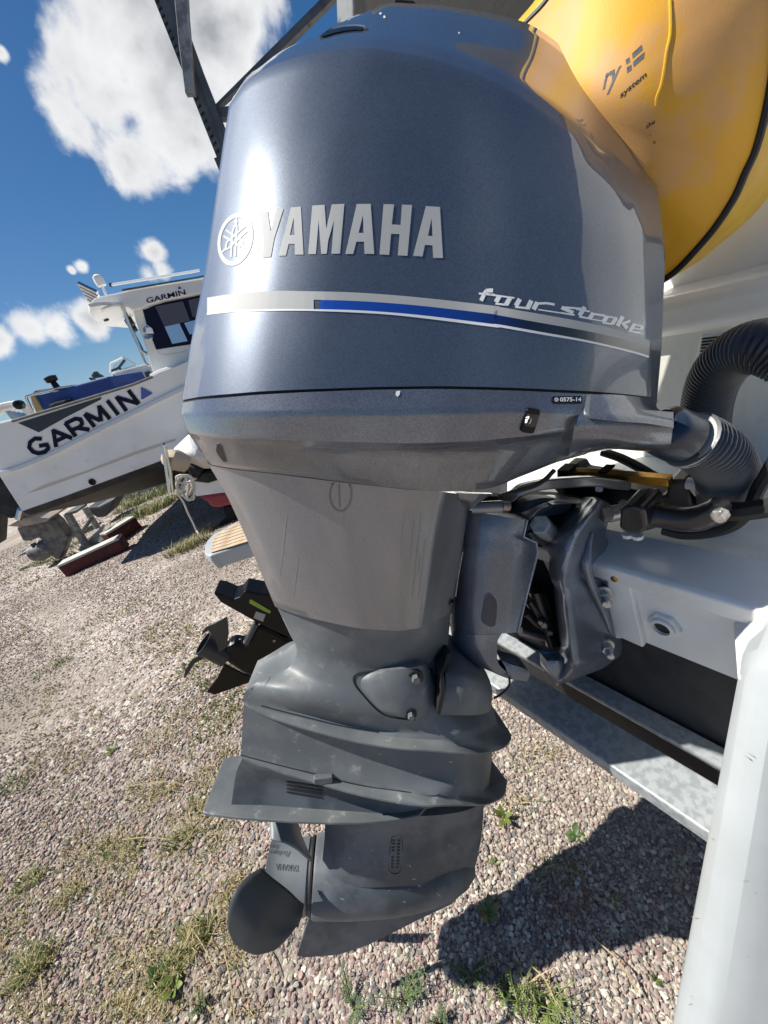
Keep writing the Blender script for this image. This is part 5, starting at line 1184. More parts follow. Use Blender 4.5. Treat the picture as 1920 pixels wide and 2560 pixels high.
# cabin
YCB = 5.2; dep = np.array([0, 1.8, 0])
def cabp(name, pts, Y, d, m, f=ZH, par=GB, **k): V, F = prism(yq(f, pts, Y), np.array([0, d, 0])); return obj(name, V, F, m, par, **{**dict(smooth=0), **k})
cab = cabp('cabin', [(800,540),(905,515),(1060,985),(2200,760),(2200,860),(1180,1250),(1050,1310),(1040,1300),(1000,1180),(958,1012)], YCB, 1.8, 'boat_cabin', bevel=.01)
cabp('cabin_pillar', [(795,538),(908,512),(1062,985),(960,1012)], YCB+.001, 1.79, 'boat_cabin')
wf = cabp('window_frame', [(903,514),(1000,470),(1510,355),(2200,180),(2200,760),(1430,930),(1060,985),(1018,872),(1038,800),(1020,745),(950,695)], YCB-.012, .05, 'navy')
cabp('glass', [(1050,490),(1368,430),(1455,655),(1335,678),(1155,718)], YCB-.020, .006, 'glass_dark', par=wf)
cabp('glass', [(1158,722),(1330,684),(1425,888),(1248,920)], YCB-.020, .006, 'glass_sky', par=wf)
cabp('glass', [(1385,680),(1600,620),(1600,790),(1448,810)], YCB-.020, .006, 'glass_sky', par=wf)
cabp('glass', [(1432,418),(1700,350),(1700,600),(1480,610)], YCB-.020, .006, 'glass_dark', par=wf)
roofp = [(296,520),(298,470),(312,425),(345,393),(430,368),(680,316),(760,295),(912,268),(1545,170),(2250,20),(2250,190),(1510,357),(1150,425),(1000,470),(903,513),(795,536),(740,500),(660,472),(450,470),(350,484)]
roof = cabp('roof', roofp, YCB-.10, 2.0, 'boat_cabin', bevel=.02)
cabp('roof_rail', [(665,290),(1545,143),(2250,-10),(2250,10),(1545,158),(672,310)], YCB-.13, .03, 'dark_metal')
zr = YP(*ZH(660, 474), YCB-.11)[2]
und = [HP(*ZH(*p), zr-.004) for p in [(300,500),(296,560),(318,610),(370,655),(440,690),(520,718),(740,735),(865,785),(795,540),(745,505),(660,476),(450,474),(350,488)]]
V, F = prism(und, UP*.03); obj('roof_underside', V, F, 'boat_cabin', GB, smooth=0)
c = HP(*ZH(545,505), zr-.01); V, F = revolve(c, -UP, [(0, .10), (.012, .09)], 20); obj('ceiling_lamp', V, F, 'trim_white', GB)
c = HP(*ZH(487,643), zr-.01); V, F = revolve(c, -UP, [(0, .03), (.012, .025)], 12); obj('cap', V, F, 'black_gloss', GB)
for k_, (a, b) in enumerate([((780,620),(812,680)), ((820,700),(850,755))]):
    c = HP(*ZH((a[0]+b[0])/2, (a[1]+b[1])/2), zr-.06); V, F = revolve(c, np.array([-1., -.3, 0]), [(0, .05), (.06, .05), (.09, .03)], 12); obj('deck_light', V, F, 'black_gloss', GB)
bro = bvh_of([roof])
def glett(s_, q, f, b, m): return decal('cabin_lettering', quadmap(text2d(s_, .015), Pn(f, q)), b, m, GB, off=.006, lim=60)
glett('GARMIN', [(958,455),(1408,352),(1390,292),(945,395)], ZH, bro, 'navy')
decal('cabin_emblem', polytris([Pn(ZH, [(1326,254),(1362,284),(1314,292)])]), bro, 'decal_blue', GB, off=.006)
bcb_ = bvh_of([cab, wf])
dk('badge', [ell(975, 792, 62, 72, 0, 24)], 'decal_white', ZH, bcb_, .03)
tr = []
for s_ in [[(1000,740),(965,728),(940,748),(945,780),(985,800),(1005,825),(985,852),(945,845)]]: tr += stroke(s_, 30, ZH)
mat('badge_blue', (.10, .22, .42), .4, 0, .3)
decal('badge_mark', tr, bcb_, 'badge_blue', GB, off=.036, lim=60)
dk('moulding', [[(1085,1010),(1100,1035),(1180,1050),(1300,1030),(1420,1000),(1420,994),(1300,1022),(1180,1042),(1106,1030),(1092,1008)]], 'boat_stain', ZH, bcb_, .004)
def rod(name, pts, Y, r, m, f=ZH, par=GB, sm=0): V, F = tube([YP(*f(p[0], p[1]), Y if len(p) < 3 else p[2]) for p in pts], r, 8, sm=sm); return obj(name, V, F, m, par)
rod('handrail', [(672,478),(720,610),(780,760),(850,900),(900,1000),(958,1035)], YCB-.08, .022, 'steel')
rod('handrail', [(672,478),(740,690),(850,930),(940,1140),(985,1168)], YCB-.02, .016, 'alu')
rod('handrail', [(1000,1290),(1110,1235),(1395,1135)], YCB-.2, .02, 'trim_white')
rod('antenna', [(540,242),(1050,158),(1460,92),(1560,72)], YCB+.3, .014, 'trim_white')
rod('antenna_tip', [(530,242),(548,241)], YCB+.3, .022, 'black_gloss')
rod('lamp_mast', [(482,350),(425,225)], YCB+.5, .016, 'trim_white')
c = YP(*ZH(408,198), YCB+.5); V, F = revolve(c-UP*.05, UP, [(0, .05), (.06, .055), (.10, .05), (.12, .02)], 14); obj('mast_lamp', V, F, 'beige_canvas', GB)
for k_ in range(5):
    rod('rod_holder', [(165+k_*28, 225+k_*46), (215+k_*25+170-k_*12, 255+k_*38+75+k_*5)], YCB+.2+.25*k_, .024, 'steel')
# gunwale trim and pieces seen above the sheer
rod('gunwale_trim', [(30,1053),(331,962),(381,942)], YS-.01, .014, 'dark_metal', f=lambda a, b: (a, b))
# ---- sterndrive
def dpr(name, pts, Y, d, m, f=ZI, par=GB, **k): return cabp(name, pts, Y, d, m, f, par, **k)
YD = 6.0
dpr('transom_bracket', [(100,225),(150,225),(200,270),(110,275)], YD-.15, .45, 'drive_grey')
dpr('drive_housing', [(90,322),(125,300),(290,262),(330,295),(392,382),(345,505),(315,508),(290,455),(262,440),(240,395),(220,380),(170,400),(130,402)], YD, .20, 'drive_grey', bevel=.03)
dpr('trim_plate', [(38,312),(110,272),(165,262),(285,264),(270,285),(120,318)], YD-.16, .5, 'drive_plate', bevel=.01)
V, F = tube([YP(*ZI(255,440), YD+.1), YP(*ZI(300,425), YD+.1), YP(*ZI(375,385), YD+.1)], [.14, .15, .06], 18, sm=4); obj('torpedo', V, F, 'drive_grey', GB)
rod('trim_cylinder', [(108,270),(122,215)], YD-.2, .045, 'steel', ZI)
V, F = tube([YP(*ZI(195,470), YD+.1), YP(*ZI(255,445), YD+.1)], [.13, .13], 18); pr = obj('drive_propeller', V, F, 'drive_grey', GB)
for pts in [[(168,418),(200,440),(250,448),(230,460),(190,445)], [(205,470),(280,455),(285,490),(250,512),(222,515)]]:
    V, F = prism(yq(ZI, pts, YD+.02), np.array([.05, .06, 0])); obj('blade', V, F, 'drive_grey', pr, smooth=0, bevel=.01)
# ---- the props under it
ST = thing('boat_stand', YP(*ZI(490, 430), 5.9)*[1, 1, 0], 'galvanised post stand with cross brace propping the white cabin boat', 'boat stand')
def gpt(f, x, y): return HP(*f(x, y), 0.0)
rod('post', [(388,240,6.1),(495,420,6.1)], 6.1, .055, 'galv_post', ZI, ST)
rod('post', [(488,205,6.9),(562,322,6.9)], 6.9, .05, 'galv_post', ZI, ST)
rod('brace', [(470,350,6.5),(528,265,6.5)], 6.5, .03, 'dark_metal', ZI, ST)
cabp('head_plate', [(372,240),(440,222),(440,236),(378,252)], 6.0, .3, 'dark_metal', ZI, ST)
cabp('base_frame', [(448,450),(470,415),(555,430),(540,440),(480,452),(470,462)], 6.1, .45, 'galv_post', ZI, ST)
pz = [YP(*ZI(*p), Y) for p, Y in [((455,452), 6.0), ((500,408), 6.3), ((590,308), 6.9), ((560,330), 6.95), ((545,435), 6.05)]]
cabp('base_plate', [(470,425),(508,395),(588,310),(596,318),(552,420),(545,432)], 6.2, .06, 'pale_wood', ZI, ST)
# red beams on the ground
def groundbeam(a, b, h, w, m, label, name='timber_beam', f=ZI, topm='pale_wood'):
    A_, B_ = gpt(f, *a), gpt(f, *b); t = thing(name, (A_+B_)/2, label, 'beam', 'painted timbers under the cabin boat')
    V, F = beam(A_+UP*h/2, B_+UP*h/2, w, h); obj('timber', V, F, m, t, smooth=0, bevel=.01)
    V, F = beam(A_+UP*(h+.016), B_+UP*(h+.016), w*.96, .03); obj('top_board', V, F, topm, t, smooth=0, bevel=.004)
groundbeam((400,590), (740,432), .17, .20, 'red_paint', 'red painted timber beam lying nearest under the stern of the cabin boat')
groundbeam((640,420), (800,318), .18, .22, 'red_paint', 'red painted timber beam lying further back in the shade of the cabin boat')
TS = cabp('wrapped_keel', [(495,205),(560,200),(660,150),(650,185),(605,262),(560,268),(520,240)], 7.4, .5, 'grey_tarp', ZI, None, label='grey tarpaulin bundle hanging behind the stand of the cabin boat', cat='tarpaulin', bevel=.04)
# ================================================================== boats beyond
b1 = thing('covered_boat', YP(*ZG(550, 330), 9)*[1, 1, 0], 'boat under a blue tarpaulin tent behind the white cabin boat', 'boat')
V, F = prism(yq(ZG, [(255,330),(400,290),(800,182),(858,275),(850,290),(520,400),(320,442)], 8.6), np.array([0, 1.6, 0])); obj('tarpaulin', V, F, 'blue_tarp', b1, smooth=0, bevel=.05)
V, F = prism(yq(ZG, [(225,330),(250,325),(320,440),(270,460)], 8.55), np.array([0, 1.5, 0])); obj('tarp_end', V, F, 'straw', b1, smooth=0)
V, F = prism(yq(ZG, [(205,530),(320,445),(520,400),(860,290),(1100,210),(1100,500),(205,700)], 8.9), np.array([0, 1.8, 0])); obj('hull', V, F, 'boat_white', b1, smooth=0, bevel=.03)
rod('hoop', [(250,460),(215,385),(196,335),(215,325),(300,300),(400,275)], 8.5, .025, 'steel', ZG, b1, 3)
rod('hoop', [(262,458),(245,380),(235,330)], 9.6, .02, 'steel', ZG, b1)
V, F = prism(yq(ZG, [(240,300),(255,285),(380,283),(300,300),(235,318)], 8.6), np.array([0, 1.2, 0])); obj('folded_hood', V, F, 'grey_tarp', b1, smooth=0, bevel=.02)
V, F = revolve(YP(*ZG(422,262), 8.6), UP, [(0, .06), (.10, .05), (.12, .10), (.2, .11), (.22, .05)], 14); obj('winch', V, F, 'black_gloss', b1)
V, F = prism(yq(ZG, [(345,395),(400,372),(490,350),(500,385),(450,400),(375,420)], 8.4), np.array([0, .4, 0])); obj('outboard_bundle', V, F, 'flat_black', b1, smooth=0, bevel=.05)
b2 = thing('fishing_boat', YP(*ZG(1000, 200), 11)*[1, 1, 0], 'small white cruiser with rounded side windows behind the blue tarpaulin', 'boat')
V, F = prism(yq(ZG, [(818,180),(850,155),(1080,92),(1130,85),(1400,40),(1400,400),(860,500)], 10.5), np.array([0, 2.2, 0])); obj('cabin', V, F, 'boat_cabin', b2, smooth=0, bevel=.05)
V, F = prism(yq(ZG, [(815,175),(850,150),(1080,88),(1380,20),(1380,36),(1085,100),(850,166)], 10.45), np.array([0, 2.3, 0])); obj('roof', V, F, 'trim_white', b2, smooth=0, bevel=.03)
for q in ([(905,200),(1015,168),(1035,172),(1052,210),(975,238),(905,258)], [(1068,152),(1105,142),(1132,180),(1085,198)]):
    V, F = prism(yq(ZG, q, 10.44), np.array([0, .05, 0])); w_ = obj('window', V, F, 'glass_dark', b2, smooth=0, bevel=.01)
rod('rail', [(840,175),(905,205),(975,240)], 10.3, .02, 'steel', ZG, b2); rod('rail', [(860,240),(905,240)], 10.3, .015, 'steel', ZG, b2)
# windscreen with glass panes on its roof
wsf = [(820,152),(822,85),(912,42),(928,50),(1005,98),(960,118),(880,142)]
q = Pn(ZG, wsf)
for a, b in [(0,1),(1,2),(2,3),(3,4),(4,5),(5,0)]:
    V, F = tube([YP(*q[a], 10.9), YP(*q[b], 10.9)], .03, 6); obj('screen_frame', V, F, 'trim_white', b2)
V, F = tube([YP(*ZG(928,55), 10.9), YP(*ZG(880,118), 10.9), YP(*ZG(828,140), 10.9)], .03, 6); obj('screen_frame', V, F, 'slate_panel', b2)
V, F = tube([YP(*ZG(880,118), 10.9), YP(*ZG(905,138), 10.9)], .03, 6); obj('screen_frame', V, F, 'slate_panel', b2)
mg = bpy.data.materials.new('pane_glass'); mg.use_nodes = True; b_ = mg.node_tree.nodes['Principled BSDF']; b_.inputs['Transmission Weight'].default_value = 1; b_.inputs['Roughness'].default_value = .02; b_.inputs['IOR'].default_value = 1.05; b_.inputs['Base Color'].default_value = (.85, .93, .92, 1); MAT['pane_glass'] = mg
V, F = prism(yq(ZG, [(822,88),(910,46),(926,55),(880,116),(824,138)], 10.92), np.array([0, .01, 0])); obj('screen_glass', V, F, 'pane_glass', b2, smooth=0)
V, F = prism(yq(ZG, [(930,58),(995,98),(905,132),(884,118)], 10.92), np.array([0, .01, 0])); obj('screen_glass', V, F, 'pane_glass', b2, smooth=0)
b3 = thing('outboard_motor', YP(*ZG(710, 180), 12)*[1, 1, 0], 'tiny dark tilted outboard leg above the blue tarpaulin', 'outboard motor')
V, F = prism(yq(ZG, [(668,178),(690,142),(702,160),(748,186),(700,198)], 12), np.array([0, .25, 0])); obj('lower_leg', V, F, 'slate_panel', b3, smooth=0, bevel=.04)
V, F = prism(yq(ZG, [(650,192),(662,190),(690,205),(672,212)], 12), np.array([0, .2, 0])); obj('propeller', V, F, 'black_gloss', b3, smooth=0, bevel=.02)
b4 = thing('sport_boat', YP(*ZG(100, 450), 9.5)*[1, 1, 0], 'far left white boat with beige tubular arch and reclined seats', 'boat')
rod('arch', [(-60,450),(0,410),(120,385),(160,392),(240,470)], 9.3, .07, 'beige_canvas', ZG, b4, 3); rod('arch', [(-60,470),(10,440),(110,420),(160,400)], 10.3, .06, 'beige_canvas', ZG, b4, 3)
for k_ in range(4):
    V, F = prism(yq(ZG, [(30+k_*32,438+k_*6),(52+k_*32,440+k_*4),(110+k_*28,500-k_*4),(85+k_*28,502)], 9.4+.2*k_), np.array([0, .12, 0])); obj('seat_slat', V, F, 'alu', b4, smooth=0, bevel=.01)
V, F = prism(yq(ZG, [(-90,540),(90,500),(200,478),(260,470),(260,640),(-90,700)], 9.7), np.array([0, 1.6, 0])); obj('hull', V, F, 'boat_white', b4, smooth=0, bevel=.03)
V, F = revolve(YP(*ZG(155,388), 9.2), np.array([0, -1., 0]), [(0, .09), (.1, .09), (.12, .05)], 14); obj('light', V, F, 'black_gloss', b4)
b5 = thing('outboard_motor', gpt(ZI, 40, 300), 'dark grey outboard cowl at the left edge behind the white cabin boat', 'outboard motor')
V, F = prism(yq(ZI, [(-60,20),(0,70),(20,85),(62,150),(110,215),(98,262),(60,277),(20,262),(-60,230)], 7.6), np.array([0, .5, 0])); obj('cowling', V, F, 'antifoul_black', b5, smooth=0, bevel=.06)
V, F = prism(yq(ZI, [(-60,225),(0,240),(-10,420),(-60,430)], 7.7), np.array([0, .25, 0])); obj('leg', V, F, 'antifoul_black', b5, smooth=0, bevel=.03)
# ================================================================== small red and white sailing boat with ladder and rope
Yr = 4.3
b6 = thing('small_boat', gpt(ZI, 1300, 330), 'small boat with red bottom, white side and canvas over its stern motor', 'boat')
V, F = prism(yq(ZI, [(1075,60),(1095,55),(1130,140),(1260,122),(1900,60),(1900,-40),(1200,20)], Yr), np.array([0, 1.2, 0])); obj('white_side', V, F, 'boat_white', b6, smooth=0, bevel=.04)
V, F = prism(yq(ZI, [(1128,138),(1180,133),(1300,116),(1900,50),(1900,160),(1340,190),(1250,210),(1215,205),(1190,175)], Yr-.01), np.array([0, 1.1, 0])); obj('red_bottom', V, F, 'red_hull', b6, smooth=0, bevel=.04)
V, F = prism(yq(ZG, [(1420,960),(1500,895),(1590,892),(1620,950),(1540,975)], Yr-.02), np.array([0, 1.1, 0])); obj('dark_band', V, F, 'antifoul_black', b6, smooth=0, bevel=.02)
V, F = prism(yq(ZI, [(1282,205),(1340,195),(1600,160),(1600,330),(1240,322),(1300,268)], Yr+.3), np.array([0, .12, 0])); obj('keel', V, F, 'flat_black', b6, smooth=0, bevel=.02)
V, F = prism(yq(ZG, [(1380,850),(1460,855),(1490,900),(1440,955),(1410,940)], Yr-.1), np.array([0, .3, 0])); obj('motor_leg', V, F, 'antifoul_black', b6, smooth=0, bevel=.03)
cv = [(1236,750),(1290,690),(1390,605),(1500,640),(1560,700),(1600,800),(1590,880),(1520,890),(1460,855),(1390,830),(1300,790)]
c0 = np.array(cv).mean(0); Vv = [YP(*ZG(*c0), Yr-.28)]; nn_ = len(cv); rings = []
for f in (.35, .7, 1.0):
    for i, p in enumerate(cv):
        q = c0+(np.array(p)-c0)*f*(1+.05*math.sin(i*2.3+f*9)); Vv.append(YP(*ZG(*q), Yr-.28+.30*f**2+.03*math.sin(i*2.9+f*7)))
Fv = [(0, 1+j, 1+(j+1) % nn_) for j in range(nn_)]+[(1+r*nn_+j, 1+r*nn_+(j+1) % nn_, 1+(r+1)*nn_+(j+1) % nn_, 1+(r+1)*nn_+j) for r in range(2) for j in range(nn_)]
k_ = len(Vv); Vv += [v+np.array([0, .4, 0]) for v in Vv[1+2*nn_:]]; Fv += [(1+2*nn_+j, 1+2*nn_+(j+1) % nn_, k_+(j+1) % nn_, k_+j) for j in range(nn_)]
obj('motor_canvas', Vv, Fv, 'beige_canvas', b6, smooth=30, subsurf=1)
V, F = tube([YP(*ZG(1255,790), Yr-.2), YP(*ZG(1300,800), Yr-.25), YP(*ZG(1380,825), Yr-.2)], [.09, .11, .09], 14, sm=3); obj('canvas_roll', V, F, 'beige_roll', b6)
V, F = tube([YP(*ZG(1280,835), Yr-.16), YP(*ZG(1370,858), Yr-.16)], [.05, .06], 12); obj('tiller', V, F, 'slate_panel', b6)
LD_ = thing('boarding_ladder', YP(*ZG(1260, 1045), Yr-.4), 'bright steel folding ladder hanging at the stern of the small boat', 'ladder')
for o in (0, 14, 26): rod('rail', [(1205+o*.6, 690+o*.4), (1232+o, 860), (1258+o*.8, 1040)], Yr-.4+.05*(o > 0), .018, 'steel', ZG, LD_)
rod('rail', [(1205,690),(1212,682),(1222,690)], Yr-.4, .018, 'steel', ZG, LD_)
RP = thing('rope', gpt(ZI, 1165, 385), 'off-white rope coiled at the ladder with its loose end hanging to the gravel', 'rope')
V, F = tube([YP(*ZI(*p), Yr-.35) for p in [(1130,40),(1040,20),(1015,60),(1030,130),(1060,180),(1080,230),(1110,290),(1130,335),(1150,360)]]+[HP(*ZI(1166,386), .012)], .010, 8, sm=6); obj('rope_end', V, F, 'white_rope', RP)
for k_, (cx, cy, rx, ry) in enumerate([(1058,70,32,50), (1070,80,40,62), (1085,95,36,70), (1045,60,26,44), (1100,110,24,50), (1060,40,50,22)]):
    V, F = tube([YP(*ZI(cx+rx*math.cos(t)+6*math.sin(3*t+k_), cy+ry*math.sin(t)), Yr-.38-.02*k_) for t in np.linspace(0, 6.2, 22)], .010, 8); obj('rope_loop', V, F, 'white_rope', RP)
# ================================================================== swim platform with teak boards
Yp = 2.55
zt = None
pt_ = [(1182,460),(1178,430),(1190,400),(1215,370),(1240,345),(1390,272),(1900,40),(1900,250),(1462,450),(1260,545),(1200,548)]
PB = thing('swim_platform', YP(*ZI(1300, 560), Yp), 'white swim platform with teak boards sticking out behind the outboard motor', 'swim platform')
zt = YP(*ZI(1225, 480), Yp)[2]
topo = [HP(*ZI(*p), zt) for p in [(1176,470),(1178,425),(1192,395),(1225,360),(1385,275),(1800,60),(1800,300),(1440,400),(1232,470),(1205,485)]]
nt_ = len(topo); cc = sum(topo)/nt_
bot = [p+np.array([0, 0, -.13])+(cc-p)*np.array([.03, .03, 0]) for p in topo]; mid_ = [p+np.array([0, 0, -.045])-(cc-p)*np.array([.012, .012, 0]) for p in topo]
V = topo+mid_+bot; F = [tuple(range(nt_)), tuple(range(3*nt_-1, 2*nt_-1, -1))]+[(r*nt_+i, r*nt_+(i+1) % nt_, (r+1)*nt_+(i+1) % nt_, (r+1)*nt_+i) for r in range(2) for i in range(nt_)]
obj('platform', V, F, 'gelcoat_clean', PB, smooth=30, bevel=.012)
tk = [HP(*ZI(*p), zt+.002) for p in [(1222,468),(1226,400),(1262,358),(1385,290),(1800,80),(1800,285),(1440,402)]]
V, F = prism(tk, UP*.004); obj('caulking', V, F, 'caulk', PB, smooth=0)
# boards run along the length, clipped to the teak outline
A0_ = HP(*ZI(1226,468), zt+.006); dirb = HP(*ZI(1440,402), zt+.006)-A0_; dirb /= np.linalg.norm(dirb); nb_ = np.cross(UP, dirb); tk2 = [p for p in tk]
def clip(poly, n_, c_):
    out = []
    for i in range(len(poly)):
        a, b = poly[i], poly[(i+1) % len(poly)]; da, db = n_.dot(a)-c_, n_.dot(b)-c_
        if da >= 0: out.append(a)
        if da*db < 0: out.append(a+(b-a)*(da/(da-db)))
    return out
if nb_.dot(tk[2]-tk[0]) < 0: nb_ = -nb_
wb = .060; base = nb_.dot(A0_)
for k_ in range(9):
    q = clip(clip(tk2, nb_, base+k_*wb+.004), -nb_, -(base+(k_+1)*wb-.004))
    if len(q) > 2: V, F = prism([p+UP*.004 for p in q], UP*.005); obj('teak_board', V, F, 'teak', PB, smooth=0)
# ================================================================== black tilted outboard leg behind
Yb = 1.35
BO = thing('outboard_motor', YP(*ZI(1300, 1250), Yb), 'glossy black outboard leg with propeller, tilted up behind the grey motor', 'outboard motor')
def bpr(name, pts, Y, d, m, **k): return cabp(name, pts, Y, d, m, ZI, BO, **k)
bpr('cavitation_plate', [(1228,700),(1275,705),(1345,735),(1380,722),(1410,686),(1500,703),(1900,720),(1900,1100),(1650,948),(1480,870),(1270,752)], Yb-.01, .10, 'black_gloss', bevel=.006)
ga = bpr('gearcase', [(1300,1010),(1345,985),(1400,998),(1450,940),(1490,880),(1560,905),(1652,960),(1900,900),(1900,1250),(1600,1080),(1510,1180),(1490,1196),(1440,1185),(1390,1160),(1300,1100),(1270,1090)], Yb, .07, 'black_gloss', bevel=.02)
bpr('skeg', [(1290,1110),(1400,1165),(1490,1195),(1235,1286),(1190,1268),(1250,1190)], Yb+.03, .012, 'black_gloss', bevel=.003)
hb0 = YP(*ZI(1170, 985), Yb+.035); hb1 = YP(*ZI(1310, 1055), Yb+.035); ah = hb1-hb0
V, F = revolve(hb0, ah, [(0, .052), (.0, .046), (.05, .040), (.05, .001)][::-1]+[(0, .052), (.04, .050), (np.linalg.norm(ah), .052)], 28, closed=False); ph = obj('propeller', V, F, 'prop_black', BO, smooth=40)
for pts, dy in (([(1290,842),(1240,870),(1190,890),(1165,915),(1160,940),(1195,912),(1235,950),(1262,1040),(1290,1020),(1303,940),(1297,870)], -.02), ([(1195,1065),(1110,1110),(1085,1150),(1054,1195),(1065,1140),(1105,1080),(1150,1055)], .0)):
    V, F = prism(yq(ZI, pts, Yb+dy), np.array([.012, .006, 0])); obj('blade', V, F, 'prop_black', ph, smooth=0, bevel=.002)
bpr('pinion_tube', [(1400,995),(1462,870),(1490,885),(1425,1010)], Yb-.015, .03, 'hose_dark', bevel=.008)
bg2 = bvh_of([bpy.data.objects['cavitation_plate']])
decal('lime_stripe', polytris([Pn(ZI, [(1438,735),(1450,735),(1560,800),(1555,815),(1520,800),(1436,755)])]), bg2, 'lime', BO, off=.001)
decal('grey_label', polytris([Pn(ZI, [(1475,802),(1530,820),(1515,862),(1460,840)])]), bg2, 'cuff_ring', BO, off=.0012)
bg3 = bvh_of([ga])
for p in [(1580,972),(1400,1182),(1385,968)]:
    c = onleg(*ZI(*p), 0, bg3)
    if c is not None: V, F = revolve(c, np.array([0, -1., .1]), [(-.002, .007), (.003, .006)], 12); obj('screw', V, F, 'old_steel', BO)
# ================================================================== weeds and grass
def gp(px, py): p = HP(px, py, 0.0); p[2] = hgt(p[0], p[1]); return p
pr_ = random.Random(11)
def bladeg(g, p, h, w, lean, az):
    d = np.array([math.cos(az), math.sin(az), 0]); s_ = np.array([-d[1], d[0], 0])*w
    P = [p, p+UP*h*.55+d*lean*h*.35, p+UP*h+d*lean*h]
    g.add([P[0]-s_, P[0]+s_, P[1]+s_*.7, P[1]-s_*.7, P[2]], [(0, 1, 2, 3), (3, 2, 4)])
GR, GD = G(), G()
def tuft(px, py, r, n, h, dry=.4):
    c = gp(px, py)
    for _ in range(int(n*1.35)):
        a = pr_.uniform(0, 6.28); q = r*math.sqrt(pr_.random()); p = c+np.array([q*math.cos(a)*1.5, q*math.sin(a)*.8, -.004])
        bladeg(GD if pr_.random() < dry else GR, p, h*pr_.uniform(.5, 1.3), .0016+.0005*c[1], pr_.uniform(.3, 1.6), pr_.uniform(0, 6.28))
for px, py, r, n, h, d in [(230,1552,.12,90,.03,.3),(330,1520,.16,110,.03,.4),(120,1668,.12,120,.03,.25),(160,1650,.08,60,.03,.2),(205,1610,.10,60,.025,.5),(420,1560,.16,120,.03,.6),(470,1600,.14,110,.03,.6),
    (500,1660,.12,130,.035,.4),(555,1700,.10,120,.04,.35),(570,1760,.10,130,.035,.4),(540,1810,.10,140,.035,.5),(470,1790,.12,130,.03,.7),(395,1850,.10,120,.03,.75),(360,1960,.08,120,.035,.75),(400,1975,.07,110,.035,.7),
    (440,2100,.05,100,.04,.3),(310,2130,.05,90,.035,.5),(255,2120,.06,100,.035,.6),(80,2195,.05,110,.035,.4),(165,2245,.05,100,.035,.6),(95,2400,.05,150,.045,.4),(60,2440,.05,110,.045,.5),(490,2330,.05,170,.05,.5),
    (420,2420,.05,150,.045,.45),(520,2120,.05,60,.03,.6),(495,2010,.06,100,.035,.5),(45,1965,.07,150,.02,.02),(15,1960,.05,80,.02,.02),(610,1650,.08,60,.03,.5),(1290,2030,.05,50,.03,.6),(1400,2190,.05,60,.03,.5),(1340,1900,.07,80,.025,.7),(1330,2500,.04,60,.05,.3)]:
    tuft(px, py, r, n, h, d)
for x, y, r, n, h, d in [(700,175,.30,260,.10,.2),(760,195,.3,260,.10,.25),(850,235,.35,360,.12,.3),(900,210,.3,300,.12,.2),(880,130,.5,380,.12,.15),(960,110,.5,400,.12,.15),(1010,90,.4,300,.12,.15),(940,180,.4,300,.10,.2),(430,375,.25,200,.07,.2),(415,430,.2,160,.06,.2),
    (270,515,.15,150,.05,.2),(175,545,.12,160,.04,.15),(355,500,.16,160,.05,.3),(560,515,.16,100,.05,.4),(1070,440,.18,220,.09,.5),(1120,420,.14,160,.09,.4),(1200,350,.10,90,.09,.4),(15,265,.5,260,.08,.1),(15,630,.12,60,.04,.4),(170,640,.12,60,.04,.6)]:
    tuft(*ZI(x, y), r, n, h, d)
for _ in range(2600):                                # loose thin growth over the left part of the yard
    px, py = pr_.uniform(-60, 640), pr_.uniform(1560, 2560); tuft(px, py, .025, 2 if math.sin(px*.011+py*.017)+math.sin(py*.006-px*.02) < .2 else 7, .024, .8)
obj('grass', GR.V, GR.F, 'leaf_light', None, smooth=0, kind='stuff'); obj('dry_grass', GD.V, GD.F, 'straw', None, smooth=0, kind='stuff')
def leafmesh(g, base, az, ln, w, rise, curl=.3):
    d = np.array([math.cos(az), math.sin(az), 0]); s_ = np.array([-d[1], d[0], 0]); V = []; F = []
    for k in range(6):
        t = k/5; c = base+d*ln*t+UP*(rise*t-curl*ln*t*t); ww = w*math.sin(math.pi*min(.97, t*.85+.08))
        V += [c-s_*ww+UP*ww*.25, c, c+s_*ww+UP*ww*.25]
    for k in range(5): F += [(3*k, 3*k+1, 3*k+4, 3*k+3), (3*k+1, 3*k+2, 3*k+5, 3*k+4)]
    g.add(V, F)
def rosette(px, py, n, ln, w, m, label, seed, rise=.6, m2=None):
    p = gp(px, py); q = random.Random(seed); t = thing('weed', p, label, 'weed', 'weeds rooted in the gravel')
    for k in range(n):
        g = G(); leafmesh(g, p+UP*.003, k*6.28/n+q.uniform(-.4, .4), ln*q.uniform(.7, 1.15), w*q.uniform(.8, 1.1), ln*rise*q.uniform(.6, 1.4)); g.obj('leaf', m2 if (m2 and k % 3 == 0) else m, t, smooth=60)
def feather(px, py, n, h, label, seed, m='leaf', sp=.5):
    p = gp(px, py); q = random.Random(seed); t = thing('weed', p, label, 'weed', 'weeds rooted in the gravel')
    for k in range(n):
        az = q.uniform(0, 6.28); hh = .78*h*q.uniform(.6, 1.1); d = np.array([math.cos(az), math.sin(az), 0]); pts = [p+UP*hh*t_+d*hh*sp*t_**1.6 for t_ in np.linspace(0, 1, 7)]
        V, F = tube(pts, [.0018, .0008], 5); st = obj('stem', V, F, 'leaf_light', t); g = G()
        for j in range(2, 7):
            for sd_ in (-1, 1):
                ln = hh*.34*(1.15-j/9); a2 = az+sd_*q.uniform(.7, 1.3)
                leafmesh(g, pts[j], a2, ln, ln*.10, ln*.35)
                dd = np.array([math.cos(a2), math.sin(a2), 0])
                for u in (.35, .6, .85):
                    for s2 in (-1, 1): leafmesh(g, pts[j]+dd*ln*u+UP*ln*.25*u, a2+s2*.9, ln*.38, ln*.06, ln*.1)
        g.obj('foliage', m, t, smooth=0)
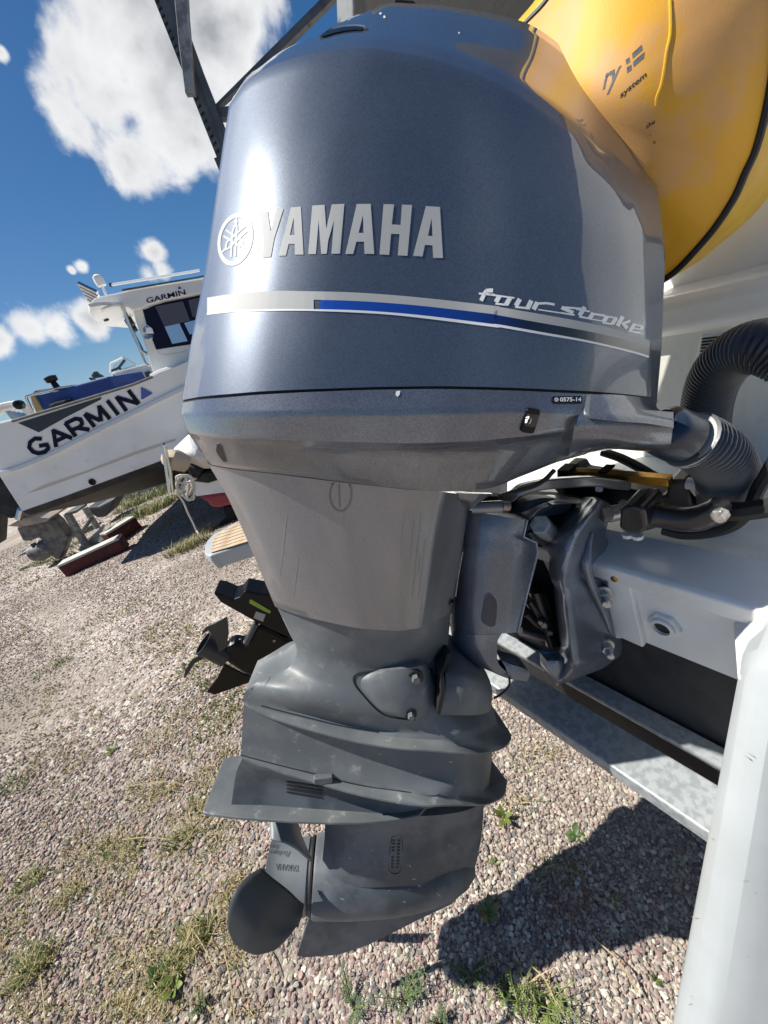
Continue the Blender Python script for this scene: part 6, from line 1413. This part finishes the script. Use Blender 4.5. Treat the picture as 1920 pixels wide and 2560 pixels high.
rosette(1262, 2052, 5, .034, .008, 'leaf_light', 'upright yellow-green leafy weed beside the front of the gearcase', 3, 1.2)
rosette(1440, 2092, 5, .036, .010, 'leaf', 'small green leaf cross at the edge of the shadow on the gravel', 4, .3)
rosette(1228, 2290, 6, .036, .009, 'leaf_light', 'weed with reddish and yellow-green leaves below the gearcase nose', 5, .8, 'leaf_red')
rosette(278, 1878, 5, .036, .009, 'leaf_light', 'lone pale weed on the packed track left of the motor', 6, .9)
rosette(1240, 2165, 4, .026, .004, 'leaf_light', 'tiny thin-leaved sprout between the two leafy weeds', 7, .8)
rosette(1535, 2260, 5, .022, .004, 'leaf_light', 'tiny star-shaped sprout in the lit gravel by the white corner', 8, .5)
feather(1265, 2480, 6, .075, 'bushy deep green ferny weed in the shaded gravel at the bottom', 9)
feather(1180, 2440, 6, .080, 'spreading feathery weed in the shade just below the skeg', 10, sp=1.1)
feather(1010, 2500, 6, .085, 'feathery weed at the bottom edge of the picture, in front of the skeg shadow', 12, sp=1.2)
feather(880, 2520, 5, .080, 'ferny weed at the bottom edge under the skeg', 13, sp=1.1)
feather(1105, 2560, 6, .070, 'ferny weed cut by the bottom edge of the picture', 14)
feather(1370, 2520, 7, .11, 'thin straggly yellow-green weed in the shade at the bottom right', 15, 'leaf_light', 1.3)
feather(1640, 2460, 5, .030, 'small green finger-leaved seedling near the white corner', 16)
rosette(425, 2470, 9, .036, .011, 'leaf_light', 'broad-leaved bright green weed at the bottom left', 17, .9)
rosette(390, 2430, 7, .030, .009, 'leaf', 'darker leafy weed growing against the broad-leaved one', 18, .9)
feather(500, 2510, 6, .06, 'greyish ferny weed right of the broad-leaved weed at the bottom left', 19)
# low reddish sprigs
g = G()
for _ in range(150):
    c = gp(pr_.gauss(1425, 45), pr_.gauss(2275, 38)); az = pr_.uniform(0, 6.28)
    bladeg(g, c, pr_.uniform(.012, .03), .0011, pr_.uniform(.4, 1.5), az)
mat('red_sprig', (.26, .05, .04), .6, col2=(.30, .16, .08), cs=60)
g.obj('red_sprigs', 'red_sprig', None, smooth=0, kind='stuff')
# straws and fallen stalks lying about
g = G()
for a, b in [((270,1980),(425,1955)),((590,1950),(420,2160)),((700,1840),(780,1890)),((105,2440),(120,2560)),((470,2310),(545,2440)),((560,2380),(590,2560)),((1490,2360),(1600,2500)),((1330,2420),(1400,2530)),((300,2100),(425,2098)),((20,1840),(60,1800)),((640,2330),(700,2500))]:
    p, q = gp(*a)+UP*.022, gp(*b)+UP*.026; g.add(*tube([p, (p+q)/2+UP*.012+np.array([.01, 0, 0]), q], .0016, 5, sm=4))
g.obj('straws', 'straw', None, smooth=0, kind='stuff')
